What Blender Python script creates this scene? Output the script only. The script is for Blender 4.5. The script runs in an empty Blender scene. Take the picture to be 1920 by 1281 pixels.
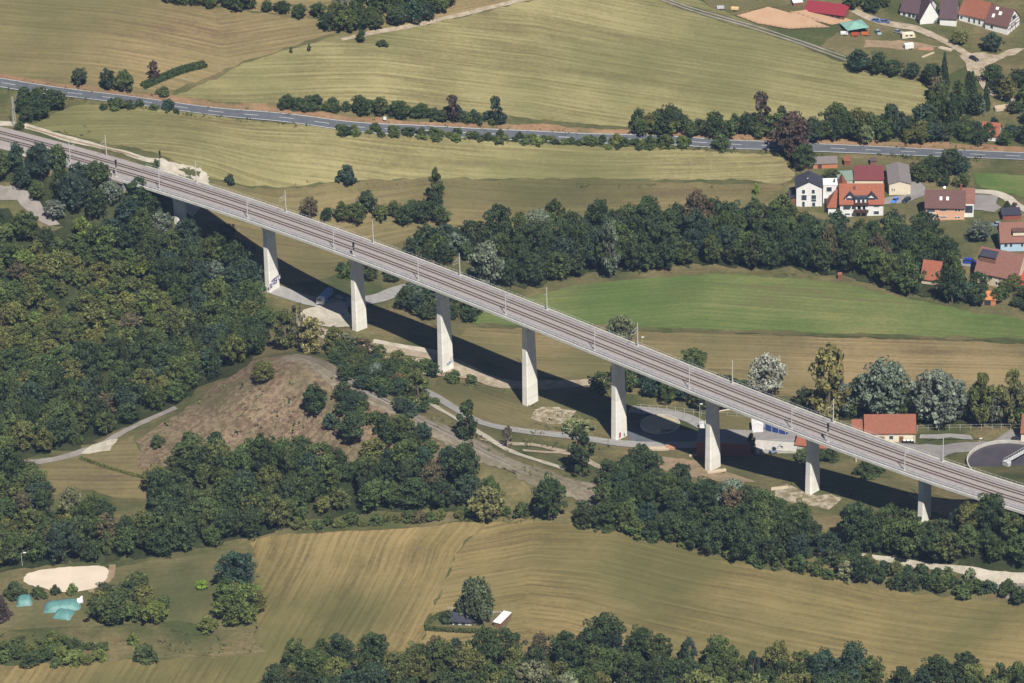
import bpy, bmesh, math, random
import numpy as np
from mathutils import Vector, Matrix
from mathutils.geometry import delaunay_2d_cdt

SC = bpy.context.scene
COL = SC.collection
# ------------------------------------------------------------ camera
F_PX = 7500.0
PITCH = math.radians(28.0)
ROLL = 0.03
DIST = 1500.0
CAM = np.array([0.0, -0.0, DIST * math.sin(PITCH)])
F0 = np.array([0, math.cos(PITCH), -math.sin(PITCH)])
R0 = np.array([1.0, 0, 0])
U0 = np.array([0, math.sin(PITCH), math.cos(PITCH)])
RV = R0 * math.cos(ROLL) - U0 * math.sin(ROLL)
UV = U0 * math.cos(ROLL) + R0 * math.sin(ROLL)
cd = bpy.data.cameras.new('camera')
cam = bpy.data.objects.new('camera', cd)
COL.objects.link(cam)
cd.sensor_width = 36.0
cd.lens = F_PX / 1920.0 * 36.0
cd.clip_start = 5.0
cd.clip_end = 20000.0
mw = Matrix((( RV[0], UV[0], -F0[0], CAM[0]), (RV[1], UV[1], -F0[1], CAM[1]), (RV[2], UV[2], -F0[2], CAM[2]), (0, 0, 0, 1)))
cam.matrix_world = mw
SC.camera = cam
# ------------------------------------------------------------ light
HAZE = 0.000045
SUN_EL = math.radians(53.0)
SH = np.array([-0.32, 0.95])            # ground direction in which shadows fall
SH = SH / np.linalg.norm(SH)
to_sun = Vector((-SH[0] * math.cos(SUN_EL), -SH[1] * math.cos(SUN_EL), math.sin(SUN_EL)))
w = bpy.data.worlds.new('World'); SC.world = w; w.use_nodes = True
nt = w.node_tree; nt.nodes.clear()
sky = nt.nodes.new('ShaderNodeTexSky'); sky.sky_type = 'NISHITA'; sky.sun_disc = False
sky.sun_elevation = SUN_EL
sky.sun_rotation = math.atan2(to_sun.x, to_sun.y)
sky.air_density = 1.0; sky.dust_density = 0.4; sky.ozone_density = 4.0
bg = nt.nodes.new('ShaderNodeBackground'); bg.inputs[1].default_value = 0.03
wo = nt.nodes.new('ShaderNodeOutputWorld')
nt.links.new(sky.outputs[0], bg.inputs[0]); nt.links.new(bg.outputs[0], wo.inputs[0])
sd = bpy.data.lights.new('sun', 'SUN'); sd.energy = 5.0; sd.angle = math.radians(0.5); sd.color = (1.0, 0.955, 0.87)
so = bpy.data.objects.new('sun', sd); COL.objects.link(so)
so.rotation_euler = to_sun.to_track_quat('Z', 'Y').to_euler()
SC.view_settings.view_transform = 'Standard'; SC.view_settings.look = 'None'
SC.view_settings.exposure = 0.38; SC.view_settings.gamma = 1.0
SC.cycles.max_bounces = 5; SC.cycles.diffuse_bounces = 3; SC.cycles.transparent_max_bounces = 4

SC.cycles.volume_bounces = 0
# thin summer haze: one closed box round everything
hm = bpy.data.materials.new('haze'); hm.use_nodes = True; ht = hm.node_tree; ht.nodes.clear()
hv = ht.nodes.new('ShaderNodeVolumePrincipled'); hv.inputs['Color'].default_value = (.42, .60, 1.0, 1); hv.inputs['Density'].default_value = HAZE; hv.inputs['Anisotropy'].default_value = 0.0
ho = ht.nodes.new('ShaderNodeOutputMaterial'); ht.links.new(hv.outputs[0], ho.inputs['Volume'])
hme = bpy.data.meshes.new('haze'); q = 11000.0; zb_, zt_ = -30.0, 760.0
hme.from_pydata([(x, y, z) for z in (zb_, zt_) for x, y in ((-q, -q+1400), (q, -q+1400), (q, q+1400), (-q, q+1400))], [], [(3,2,1,0),(4,5,6,7),(0,1,5,4),(1,2,6,5),(2,3,7,6),(3,0,4,7)]); hme.materials.append(hm)
hob = bpy.data.objects.new('haze', hme); COL.objects.link(hob); hob['kind'] = 'stuff'; hob['label'] = 'thin bluish summer haze over the valley'; hob['category'] = 'haze'
# ------------------------------------------------------------ pixel <-> world helpers (pixels of the 1920x1281 photograph)
def ray(px, py):
    d = F0 * F_PX + RV * (px - 960.0) - UV * (py - 640.5)
    return d / np.linalg.norm(d)
def at_z(px, py, z):
    d = ray(px, py); t = (z - CAM[2]) / d[2]
    return CAM + d * t
def proj(p):
    v = np.asarray(p, float) - CAM
    zc = v @ F0
    return 960.0 + F_PX * (v @ RV) / zc, 640.5 - F_PX * (v @ UV) / zc
def scale_at(p):
    return F_PX / ((np.asarray(p, float) - CAM) @ F0)

# ------------------------------------------------------------ viaduct axis
AX = [(-40,244),(0,254),(140,290),(250,324),(353,354),(434,379),(521,409),(640,452),(847,528),(927,562),(1007,593),(1086,624),(1180,662),(1386,741),(1480,780),(1553,809),(1659,850),(1753,880),(1846,909),(1920,933),(1980,953)]
def deck_z(px): return 43.0 - 8.0 * px / 1920.0
cxy = np.polyfit([a[0] / 1000.0 for a in AX], [a[1] for a in AX], 5)
def axis_at(px): return at_z(px, float(np.polyval(cxy, px / 1000.0)), deck_z(px))
AXP = np.array([axis_at(x) for x in np.arange(-60, 2010, 5.0)])
AXPX = np.arange(-60, 2010, 5.0)
seg = np.linalg.norm(np.diff(AXP[:, :2], axis=0), axis=1)
AXS = np.concatenate([[0], np.cumsum(seg)])
def axis_s(s):
    p = np.array([np.interp(s, AXS, AXP[:, i]) for i in range(3)])
    a = np.array([np.interp(s - 2, AXS, AXP[:, i]) for i in range(2)])
    b = np.array([np.interp(s + 2, AXS, AXP[:, i]) for i in range(2)])
    t = (b - a) / max(1e-6, np.linalg.norm(b - a))
    return p, t, np.array([t[1], -t[0]])          # n points to the near (camera) side
def s_of_px(px): return float(np.interp(px, AXPX, AXS))
# piers: centre px at the top, pixel y of the foot
PIERS = [(337, 418), (505, 541), (669, 617), (831, 698), (991, 760), (1159, 825), (1336, 883), (1524, 926), (1734, 985)]
pier_info = []
for (px, by) in PIERS:
    # find s such that the axis point lowered to the foot projects to px
    s = s_of_px(px + 12)
    for _ in range(3):
        p, t, n = axis_s(s)
        z = p[2] - 20
        for _ in range(6):
            q = proj((p[0], p[1], z)); z += (q[1] - (by - 4)) / (scale_at(p) * math.cos(PITCH))
        qx = proj((p[0], p[1], p[2] - 10))[0]
        s += (px - qx) / (scale_at(p) * 0.76)
    p, t, n = axis_s(s)
    pier_info.append((s, p, t, n, z))

# ------------------------------------------------------------ terrain
CP = [ # px, py, z
 (0,-160,66),(600,-160,52),(1200,-160,36),(1920,-160,24),(-150,0,60),
 (0,0,58),(300,0,54),(600,0,46),(1000,0,36),(1400,0,24),(1700,0,17),(1920,0,15),(2080,0,14),
 (0,100,50),(300,110,46),(650,120,37),(1000,120,26),(1400,120,17),(1750,150,12),(1920,150,10),
 (0,165,46),(200,190,43),(450,215,34),(700,240,26),(1000,255,17),(1250,268,11),(1500,280,7),(1750,288,5),(1920,295,4),(2080,300,4),
 (100,225,43.5),(250,260,41),(400,300,34),(600,300,25),(800,310,17),(1100,320,9),(1400,330,5),
 (460,350,25),(600,380,15),(750,400,9),(1000,420,3),(1300,430,1.5),(1600,395,3),(1800,400,4),(1900,380,5),(2060,450,3),
 (560,440,9),(620,500,4),(700,520,3),(900,500,1.5),(1300,560,0),(1600,560,0.5),(1900,580,1),(2060,620,1),
 (1000,640,1),(1300,650,0.5),(1600,700,1),(1900,700,2),(2060,800,4),
 (740,600,3),(900,650,2),(1070,720,2.5),(1250,800,2.5),(1420,800,3.5),(1560,800,4),(1700,830,5),(1850,850,5.5),(1950,860,6),
 (1240,860,3),(1430,880,6),(1600,880,9),(1700,895,10.5),(1640,930,11.5),(1800,935,17),
 (-60,330,37),(0,345,36),(120,375,33),(210,420,28),(330,475,20),(60,420,28),(200,480,22),(330,530,14),(430,560,9),(60,540,15),(0,620,8),(200,600,9),(400,640,5),(220,680,4.5),(600,590,4),(640,600,3.8),
 (0,720,4),(200,740,3),(0,860,2),(100,870,2.5),(180,845,3),(265,800,4.5),(330,768,6),(400,722,9),(455,690,13),
 (480,682,17),(560,672,22),(600,690,22.5),(650,722,21.5),(700,745,20.5),(760,775,19),(830,812,17),(900,852,15),(1000,895,13),(1150,942,10),
 (520,672,21),(640,695,20),(700,720,17),(770,752,13.5),(850,795,10),(960,850,8),(1080,885,7),
 (640,672,10),(700,700,7),(760,700,5),(780,730,6.5),(850,760,5),(940,800,4.5),(1000,815,4.5),(1100,845,5),(600,652,9),(540,652,12),
 (480,720,18),(420,760,13),(350,800,8),(280,850,4.5),(550,740,18.5),(600,770,16.5),(520,800,11),(440,830,7.5),(620,840,10.5),(700,830,13),(760,840,12.5),(550,870,6.5),(400,900,4.5),(800,900,9),(900,930,8),
 (150,900,2.2),(0,960,1),(300,1000,1.5),(550,980,2.5),(800,960,4),(1000,965,5.5),(1150,990,8),(1250,930,9),(1350,960,11),(1450,1000,12.5),(1550,1040,14),(1740,1060,14),(1900,1110,14.5),
 (0,1100,0),(300,1100,0.5),(550,1100,1),(900,1080,2.5),(1300,1090,6),(1600,1140,9),(1900,1150,14),(2060,1150,17),
 (0,1281,-2),(500,1281,-1),(900,1281,0),(1400,1281,3),(1920,1281,8),(0,1420,-4),(960,1420,-2),(1920,1420,4),(-150,700,5),(-150,1100,0),(-150,420,28)]
pts = [at_z(a, b, c) for a, b, c in CP]
for (s, p, t, n, z) in pier_info: pts.append(np.array([p[0], p[1], z]))
# railway embankments: left of the viaduct and right of it
def emb(px0, px1, step, drop, w):
    for x in np.arange(px0, px1, step):
        p, t, n = axis_s(s_of_px(x))
        for o in w:
            pts.append(np.array([p[0] + n[0] * o, p[1] + n[1] * o, p[2] - drop]))
emb(-55, 236, 25, 1.05, (-9, 0, 9))
emb(1900, 1990, 20, 4.9, (-9, 0, 9))
P = np.array(pts)
C2 = 14.0 ** 2
def phi(d2): return -np.sqrt(d2 + C2)
N = len(P)
D2 = ((P[:, None, :2] - P[None, :, :2]) ** 2).sum(2)
A = np.zeros((N + 1, N + 1)); A[:N, :N] = phi(D2) + np.eye(N) * 2.0; A[:N, N] = 1; A[N, :N] = 1
sol = np.linalg.solve(A, np.concatenate([P[:, 2], [0]]))
GS = 3.0
X0, X1, Y0, Y1 = -290.0, 290.0, 1020.0, 1780.0
gx = np.arange(X0, X1 + .1, GS); gy = np.arange(Y0, Y1 + .1, GS)
GX, GY = np.meshgrid(gx, gy)
def zeval(x, y):
    q = np.stack([x.ravel(), y.ravel()], 1); out = np.zeros(len(q))
    for i in range(0, len(q), 4000):
        d2 = ((q[i:i+4000, None, :] - P[None, :, :2]) ** 2).sum(2)
        out[i:i+4000] = phi(d2) @ sol[:N] + sol[N]
    return out.reshape(x.shape)
GZ = zeval(GX, GY)
def tz(x, y):
    u = min(max((x - X0) / GS, 0), len(gx) - 1.001); v = min(max((y - Y0) / GS, 0), len(gy) - 1.001)
    i, j = int(u), int(v); a, b = u - i, v - j
    return float(GZ[j, i] * (1-a) * (1-b) + GZ[j, i+1] * a * (1-b) + GZ[j+1, i] * (1-a) * b + GZ[j+1, i+1] * a * b)
def gnd(px, py):
    """first hit of the pixel's ray with the terrain"""
    d = ray(px, py); t = (75.0 - CAM[2]) / d[2]; q = CAM + d * t; h0 = q[2] - tz(q[0], q[1])
    while True:
        t2 = t + 2.5; q2 = CAM + d * t2; h = q2[2] - tz(q2[0], q2[1])
        if h < 0 or t2 > 5000: break
        t, h0 = t2, h
    t = t + 2.5 * h0 / (h0 - h) if h0 != h else t
    q = CAM + d * t
    return np.array([q[0], q[1], tz(q[0], q[1])])

# ------------------------------------------------------------ object helpers
def link(o, parent=None):
    COL.objects.link(o)
    if parent is not None: o.parent = parent
    return o
def tag(o, label=None, cat=None, group=None, kind=None):
    if label: o['label'] = label
    if cat: o['category'] = cat
    if group: o['group'] = group
    if kind: o['kind'] = kind
    return o
def empty(name, loc, rz=0.0, label=None, cat=None, group=None):
    o = bpy.data.objects.new(name, None); o.empty_display_size = 1
    o.location = [float(a) for a in loc]; o.rotation_euler = (0, 0, rz); link(o)
    return tag(o, label, cat, group)
def meshobj(name, verts, faces, m, parent=None, smooth=False):
    me = bpy.data.meshes.new(name); me.from_pydata([tuple(map(float, v)) for v in verts], [], faces); me.update()
    if m is not None: me.materials.append(m)
    if smooth: me.polygons.foreach_set('use_smooth', [True] * len(me.polygons))
    o = bpy.data.objects.new(name, me)
    return link(o, parent)
def copy_tree(o, parent=None):
    c = o.copy(); COL.objects.link(c); c.parent = parent
    for ch in [x for x in o.children]: copy_tree(ch, c)
    return c
class MB:
    """collects simple solids into one mesh"""
    def __init__(s): s.v = []; s.f = []
    def add(s, vs, fs):
        b = len(s.v); s.v += [tuple(map(float, v)) for v in vs]; s.f += [tuple(b + i for i in f) for f in fs]; return s
    def box(s, x0, x1, y0, y1, z0, z1):
        return s.add([(x0,y0,z0),(x1,y0,z0),(x1,y1,z0),(x0,y1,z0),(x0,y0,z1),(x1,y0,z1),(x1,y1,z1),(x0,y1,z1)],
            [(3,2,1,0),(4,5,6,7),(0,1,5,4),(1,2,6,5),(2,3,7,6),(3,0,4,7)])
    def cyl(s, p0, p1, r0, r1=None, n=8):
        r1 = r0 if r1 is None else r1
        a = Vector(p0); b = Vector(p1); d = (b - a).normalized()
        u = d.orthogonal().normalized(); v = d.cross(u); vs = []
        for (c, r) in ((a, r0), (b, r1)):
            for k in range(n):
                an = 2 * math.pi * k / n; q = c + u * (r * math.cos(an)) + v * (r * math.sin(an)); vs.append(q)
        fs = [(k, (k+1) % n, n + (k+1) % n, n + k) for k in range(n)] + [tuple(range(n))[::-1], tuple(range(n, 2*n))]
        return s.add(vs, fs)
    def prism(s, poly, z0, z1):
        n = len(poly); vs = [(x, y, z0) for x, y in poly] + [(x, y, z1) for x, y in poly]
        return s.add(vs, [(k, (k+1) % n, n + (k+1) % n, n + k) for k in range(n)] + [tuple(range(n))[::-1], tuple(range(n, 2*n))])
    def prismy(s, poly, y0, y1):
        """poly in xz, extruded along y"""
        n = len(poly); vs = [(x, y0, z) for x, z in poly] + [(x, y1, z) for x, z in poly]
        return s.add(vs, [(k, n + k, n + (k+1) % n, (k+1) % n) for k in range(n)] + [tuple(range(n)), tuple(range(n, 2*n))[::-1]])
    def build(s, name, m, parent=None, smooth=False): return meshobj(name, s.v, s.f, m, parent, smooth)

# ------------------------------------------------------------ materials
def srgb(r, g, b):
    f = lambda c: (c/255/12.92) if c/255 <= .04045 else ((c/255 + .055)/1.055) ** 2.4
    return (f(r), f(g), f(b))
MATS = {}
def newmat(name):
    m = bpy.data.materials.new(name); m.use_nodes = True; t = m.node_tree
    b = t.nodes['Principled BSDF']; MATS[name] = m
    return m, t, b
def ramp(t, stops):
    r = t.nodes.new('ShaderNodeValToRGB'); e = r.color_ramp.elements
    while len(e) < len(stops): e.new(0.5)
    for k, (p, c) in enumerate(stops): e[k].position = p; e[k].color = (c[0], c[1], c[2], 1)
    return r
def simple(name, c1, c2=None, scale=1.0, rough=0.8, coord='obj', detail=4, stretch=(1,1,1), metal=0.0, bump=0.0, spec=0.3, lo=.35, hi=.65):
    """two-tone noise material"""
    m, t, b = newmat(name)
    b.inputs['Roughness'].default_value = rough; b.inputs['Metallic'].default_value = metal
    b.inputs['Specular IOR Level'].default_value = spec
    if c2 is None: c2 = tuple(x * .8 for x in c1)
    if coord == 'world': g = t.nodes.new('ShaderNodeNewGeometry'); src = g.outputs['Position']
    else: g = t.nodes.new('ShaderNodeTexCoord'); src = g.outputs['Object']
    mp = t.nodes.new('ShaderNodeMapping'); mp.inputs['Scale'].default_value = stretch
    n = t.nodes.new('ShaderNodeTexNoise'); n.inputs['Scale'].default_value = scale; n.inputs['Detail'].default_value = detail; n.inputs['Roughness'].default_value = .65
    r = ramp(t, [(lo, c1), (hi, c2)])
    t.links.new(src, mp.inputs[0]); t.links.new(mp.outputs[0], n.inputs['Vector']); t.links.new(n.outputs[0], r.inputs[0]); t.links.new(r.outputs[0], b.inputs['Base Color'])
    if bump:
        bp = t.nodes.new('ShaderNodeBump'); bp.inputs['Strength'].default_value = bump; bp.inputs['Distance'].default_value = .3
        t.links.new(n.outputs[0], bp.inputs['Height']); t.links.new(bp.outputs[0], b.inputs['Normal'])
    return m
def fieldmat(name, dry, mid, green, brown, fs=.18, amt=.9, patch=.012, mow=None, gbias=0.0, fine=1.0, swath=.115):
    """mown field: long streaks that follow the mowing (attribute 'uvw') over broad tone patches"""
    m, t, b = newmat(name); L = t.links.new
    b.inputs['Roughness'].default_value = 1.0; b.inputs['Specular IOR Level'].default_value = .05
    at = t.nodes.new('ShaderNodeAttribute'); at.attribute_name = 'uvw'
    geo = t.nodes.new('ShaderNodeNewGeometry')
    def noise(src, sc, det=5, ro=.6, st=(1,1,1), dist=0):
        mp = t.nodes.new('ShaderNodeMapping'); mp.inputs['Scale'].default_value = st
        n = t.nodes.new('ShaderNodeTexNoise'); n.inputs['Scale'].default_value = sc; n.inputs['Detail'].default_value = det; n.inputs['Roughness'].default_value = ro; n.inputs['Distortion'].default_value = dist
        L(src, mp.inputs[0]); L(mp.outputs[0], n.inputs['Vector']); return n.outputs[0]
    def math_(op, a, b2):
        n = t.nodes.new('ShaderNodeMath'); n.operation = op
        for i, v in enumerate((a, b2)):
            if isinstance(v, (int, float)): n.inputs[i].default_value = v
            else: L(v, n.inputs[i])
        return n.outputs[0]
    wide = noise(at.outputs['Vector'], fs * .22, 3, .6, (1, .05, 1))
    str1 = noise(at.outputs['Vector'], fs * 1.5, 6, .74, (1, .03, 1))
    str2 = noise(at.outputs['Vector'], fs * 4.5, 3, .7, (1, .03, 1))
    big = noise(geo.outputs['Position'], patch, 4, .55)
    grain = noise(geo.outputs['Position'], .55, 5, .75)
    s = math_('ADD', math_('MULTIPLY', wide, .24), math_('MULTIPLY', str1, .42))
    s = math_('ADD', s, math_('MULTIPLY', str2, .34))
    s = math_('ADD', math_('MULTIPLY', math_('SUBTRACT', s, .5), 4.6 * amt), .5)
    # regular swaths left by the mower
    wv = t.nodes.new('ShaderNodeTexWave'); wv.wave_type = 'BANDS'; wv.bands_direction = 'X'; wv.inputs['Scale'].default_value = swath; wv.inputs['Distortion'].default_value = .8; wv.inputs['Detail'].default_value = 3; wv.inputs['Detail Scale'].default_value = .6
    mpw = t.nodes.new('ShaderNodeMapping'); mpw.inputs['Scale'].default_value = (1, .04, 1); L(at.outputs['Vector'], mpw.inputs[0]); L(mpw.outputs[0], wv.inputs['Vector'])
    s = math_('ADD', s, math_('MULTIPLY', math_('SUBTRACT', wv.outputs['Fac'], .5), .17 * amt))
    s = math_('ADD', s, math_('MULTIPLY', math_('SUBTRACT', grain, .5), .95 * fine))
    s = math_('ADD', s, math_('MULTIPLY', math_('SUBTRACT', noise(geo.outputs['Position'], patch * 2.3, 5, .6), .5), 1.1))
    r1 = ramp(t, [(.12, brown), (.42, mid), (.82, dry)])
    L(s, r1.inputs[0])
    g2 = math_('ADD', math_('MULTIPLY', math_('SUBTRACT', big, .5), 4.0), .42 + gbias)
    r1b = ramp(t, [(.1, tuple(c * .72 for c in green)), (.85, green)])
    L(s, r1b.inputs[0])
    mx = t.nodes.new('ShaderNodeMix'); mx.data_type = 'RGBA'; mx.clamp_factor = True
    L(g2, mx.inputs[0]); L(r1.outputs[0], mx.inputs[6]); L(r1b.outputs[0], mx.inputs[7])
    L(mx.outputs[2], b.inputs['Base Color'])
    bp = t.nodes.new('ShaderNodeBump'); bp.inputs['Strength'].default_value = .5; bp.inputs['Distance'].default_value = .25
    L(s, bp.inputs['Height']); L(bp.outputs[0], b.inputs['Normal'])
    return m
# ------------------------------------------------------------ ground
DRY=(.30,.235,.115); MIDC=(.225,.185,.085); BRN=(.20,.135,.075); GRN=(.135,.15,.05)
M_field_a = fieldmat('field grass', (.30,.262,.13), (.205,.18,.082), (.165,.16,.066), (.15,.12,.06), amt=.8)
M_field_b = fieldmat('field dry', (.29,.215,.11), (.205,.158,.077), (.155,.14,.062), (.15,.105,.06), gbias=-.1, amt=.8)
M_field_c = fieldmat('field low', (.21,.168,.083), (.155,.128,.06), (.11,.105,.046), (.12,.09,.052), gbias=0.0, amt=.7)
M_field_d = fieldmat('field front', (.29,.215,.10), (.205,.155,.066), (.135,.125,.05), (.135,.10,.05), fs=.24, gbias=-.02, amt=.85)
M_green = fieldmat('meadow green', (.19,.19,.075), (.125,.155,.05), (.08,.14,.036), (.13,.12,.055), fs=.12, gbias=.0, amt=.75, fine=1.5)
M_lawn = fieldmat('lawn', (.18,.15,.075), (.13,.115,.055), (.095,.10,.042), (.13,.10,.055), fs=.3, gbias=0, amt=.5, patch=.03, fine=1.6)
M_rough = fieldmat('rough grass', (.20,.16,.082), (.14,.12,.057), (.075,.088,.034), (.15,.105,.058), fs=.3, gbias=.1, amt=.5, patch=.04, fine=2.2)
M_brown = fieldmat('mound slope', (.25,.185,.12), (.155,.11,.075), (.125,.115,.058), (.125,.08,.055), fs=.4, gbias=-.12, amt=.4, patch=.05, fine=3.6)
M_trackbed = fieldmat('old trackbed', (.27,.23,.175), (.19,.16,.115), (.14,.13,.075), (.14,.115,.085), fs=.55, gbias=-.2, amt=.8, patch=.03, fine=2.2)
M_verge = fieldmat('dry verge', (.31,.20,.115), (.24,.145,.085), (.18,.14,.07), (.21,.115,.065), fs=.5, gbias=-.25, amt=.5, patch=.05, fine=1.6)
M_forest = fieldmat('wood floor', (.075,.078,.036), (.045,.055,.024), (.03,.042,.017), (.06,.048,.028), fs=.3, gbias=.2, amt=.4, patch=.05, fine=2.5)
M_asph = simple('asphalt', (.085,.092,.108), (.11,.115,.13), .35, .9, 'world')
M_asph2 = simple('yard asphalt', (.20,.185,.18), (.26,.24,.23), .25, .9, 'world')
M_asphg = simple('grey asphalt', (.235,.225,.215), (.30,.285,.27), .4, .9, 'world')
M_gravel = simple('gravel', (.50,.45,.375), (.34,.30,.23), .35, .95, 'world', 8)
M_gravel2 = simple('dusty gravel', (.42,.35,.27), (.24,.19,.12), .35, .95, 'world', 8)
M_gravel3 = simple('grey gravel', (.28,.25,.225), (.19,.17,.15), .25, .95, 'world', 8)
M_sand = simple('sand', (.62,.52,.42), (.54,.45,.355), .12, .95, 'world', 6)
M_arena = simple('arena sand', (.46,.30,.19), (.40,.25,.155), .15, .95, 'world', 6)
M_soil = simple('bare soil', (.31,.215,.14), (.19,.15,.085), .3, .95, 'world', 8)
M_white = simple('road paint', (.75,.75,.74), (.62,.62,.6), .6, .7, 'world')
M_rubble = simple('rubble', (.40,.34,.26), (.19,.155,.085), .45, .95, 'world', 8, lo=.42, hi=.56)

def guide_uv(verts, g):
    """u = signed distance from the guide polyline, v = length along it"""
    q = np.array([[v[0], v[1]] for v in verts]); best = np.full(len(q), 1e18); u = np.zeros(len(q)); vv = np.zeros(len(q)); acc = 0.0
    for a, b in zip(g[:-1], g[1:]):
        d = b - a; l = np.linalg.norm(d); d = d / l; r = q - a; s = r @ d
        first = a is g[0]; last = b is g[-1]
        sc = np.clip(s, -1e9 if first else 0, 1e9 if last else l)
        c = a + np.outer(sc, d); e = q - c; dd = (e ** 2).sum(1); sg = np.sign(d[0] * r[:, 1] - d[1] * r[:, 0])
        k = dd < best; best[k] = dd[k]; u[k] = (np.sqrt(dd) * sg)[k]; vv[k] = (acc + sc)[k]; acc += l
    return np.stack([u, vv, np.zeros(len(q))], 1)
def add_uv(me, verts, g):
    at = me.attributes.new('uvw', 'FLOAT_VECTOR', 'POINT')
    at.data.foreach_set('vector', guide_uv(verts, g).astype(np.float32).ravel())
def wpoly(pix): return [gnd(a, b)[:2] for a, b in pix]
def spline(p, closed=False, n=6):
    p = [np.asarray(a, float) for a in p]; out = []; N_ = len(p)
    for i in range(N_ if closed else N_ - 1):
        g = lambda k: p[k % N_] if closed else p[min(max(k, 0), N_ - 1)]
        a, b, c, d = g(i-1), g(i), g(i+1), g(i+2)
        for k in range(n):
            t = k / n; out.append(.5 * ((2*b) + (c-a)*t + (2*a-5*b+4*c-d)*t*t + (3*b-a-3*c+d)*t**3))
    if not closed: out.append(p[-1])
    return out
# the ground sheet: fine in the middle, coarse out to the horizon
far = [12, 30, 60, 120, 250, 500, 1000, 2200, 5000, 9000]
ex = np.concatenate([X0 - np.array(far[::-1]), gx, X1 + np.array(far)])
ey = np.concatenate([Y0 - np.array(far[::-1]), gy, Y1 + np.array(far)])
EX, EY = np.meshgrid(ex, ey)
ZC = zeval(np.clip(EX, X0, X1), np.clip(EY, Y0, Y1))
dd = np.maximum(np.maximum(X0 - EX, EX - X1), np.maximum(Y0 - EY, EY - Y1)).clip(0, 400) / 400
EZ = ZC * (1 - dd) + 10 * dd
nx_, ny_ = len(ex), len(ey)
gv = np.stack([EX.ravel(), EY.ravel(), EZ.ravel()], 1)
idx = np.arange(nx_ * ny_).reshape(ny_, nx_)
gf = np.stack([idx[:-1, :-1].ravel(), idx[:-1, 1:].ravel(), idx[1:, 1:].ravel(), idx[1:, :-1].ravel()], 1)
def mesh_np(name, v, f, m, parent=None, smooth=False):
    me = bpy.data.meshes.new(name); k = f.shape[1]
    me.vertices.add(len(v)); me.vertices.foreach_set('co', v.astype(np.float32).ravel())
    me.loops.add(f.size); me.loops.foreach_set('vertex_index', f.astype(np.int32).ravel())
    me.polygons.add(len(f)); me.polygons.foreach_set('loop_start', (np.arange(len(f)) * k).astype(np.int32)); me.polygons.foreach_set('loop_total', np.full(len(f), k, np.int32))
    if smooth: me.polygons.foreach_set('use_smooth', np.ones(len(f), bool))
    me.update(calc_edges=True); me.materials.append(m)
    o = bpy.data.objects.new(name, me); return link(o, parent)
ground = mesh_np('ground', gv, gf, M_rough, smooth=True); ground['kind'] = 'structure'
add_uv(ground.data, gv, [np.array([-100., 1300.]), np.array([100., 1290.])])

rng = np.random.default_rng(7)
def inpoly(x, y, poly):
    ins = np.zeros(x.shape, bool); n = len(poly); j = n - 1
    for i in range(n):
        xi, yi = poly[i]; xj, yj = poly[j]
        c = ((yi > y) != (yj > y)) & (x < (xj - xi) * (y - yi) / (yj - yi + 1e-12) + xi); ins ^= c; j = i
    return ins
def patch(name, pix, m, off=.14, guide=None, jit=.5, smoothp=False, world=None, step=3.0, grid=1):
    w_ = [np.asarray(a[:2]) for a in (world if world is not None else wpoly(pix))]
    if smoothp: w_ = spline(w_, True, 6)
    b = []
    for a, c in zip(w_, w_[1:] + w_[:1]):
        k = max(1, int(np.linalg.norm(c - a) / step))
        for i in range(k): b.append(a + (c - a) * i / k)
    b = [np.asarray(a) + rng.normal(0, jit, 2) for a in b] if jit else [np.asarray(a) for a in b]
    bb = np.array(b); nb = len(b)
    lo, hi = bb.min(0), bb.max(0)
    sel = (GX[::grid, ::grid] > lo[0]) & (GX[::grid, ::grid] < hi[0]) & (GY[::grid, ::grid] > lo[1]) & (GY[::grid, ::grid] < hi[1])
    xs, ys = GX[::grid, ::grid][sel], GY[::grid, ::grid][sel]
    if len(xs):
        k = inpoly(xs, ys, b); xs, ys = xs[k], ys[k]
    vs = [Vector((float(a[0]), float(a[1]))) for a in b]
    if len(xs):
        keep = np.ones(len(xs), bool)
        for i in range(0, len(xs), 2000):
            d = ((np.stack([xs[i:i+2000], ys[i:i+2000]], 1)[:, None] - bb[None]) ** 2).sum(2).min(1); keep[i:i+2000] = d > .8
        vs += [Vector((float(x), float(y))) for x, y in zip(xs[keep], ys[keep])]
    ed = [(i, (i + 1) % nb) for i in range(nb)]
    vo, _, fo, *_r = delaunay_2d_cdt(vs, ed, [list(range(nb))], 2, 1e-5)
    verts = [(v.x, v.y, tz(v.x, v.y) + off) for v in vo]
    o = meshobj(name, verts, [tuple(f) for f in fo], m, None, True)
    if len(o.data.polygons) and o.data.polygons[0].normal.z < 0: o.data.flip_normals()
    g = [np.asarray(a[:2]) for a in (wpoly(guide) if guide else [w_[0], w_[1]])]
    add_uv(o.data, verts, g)
    o['kind'] = 'structure'
    return o
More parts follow.
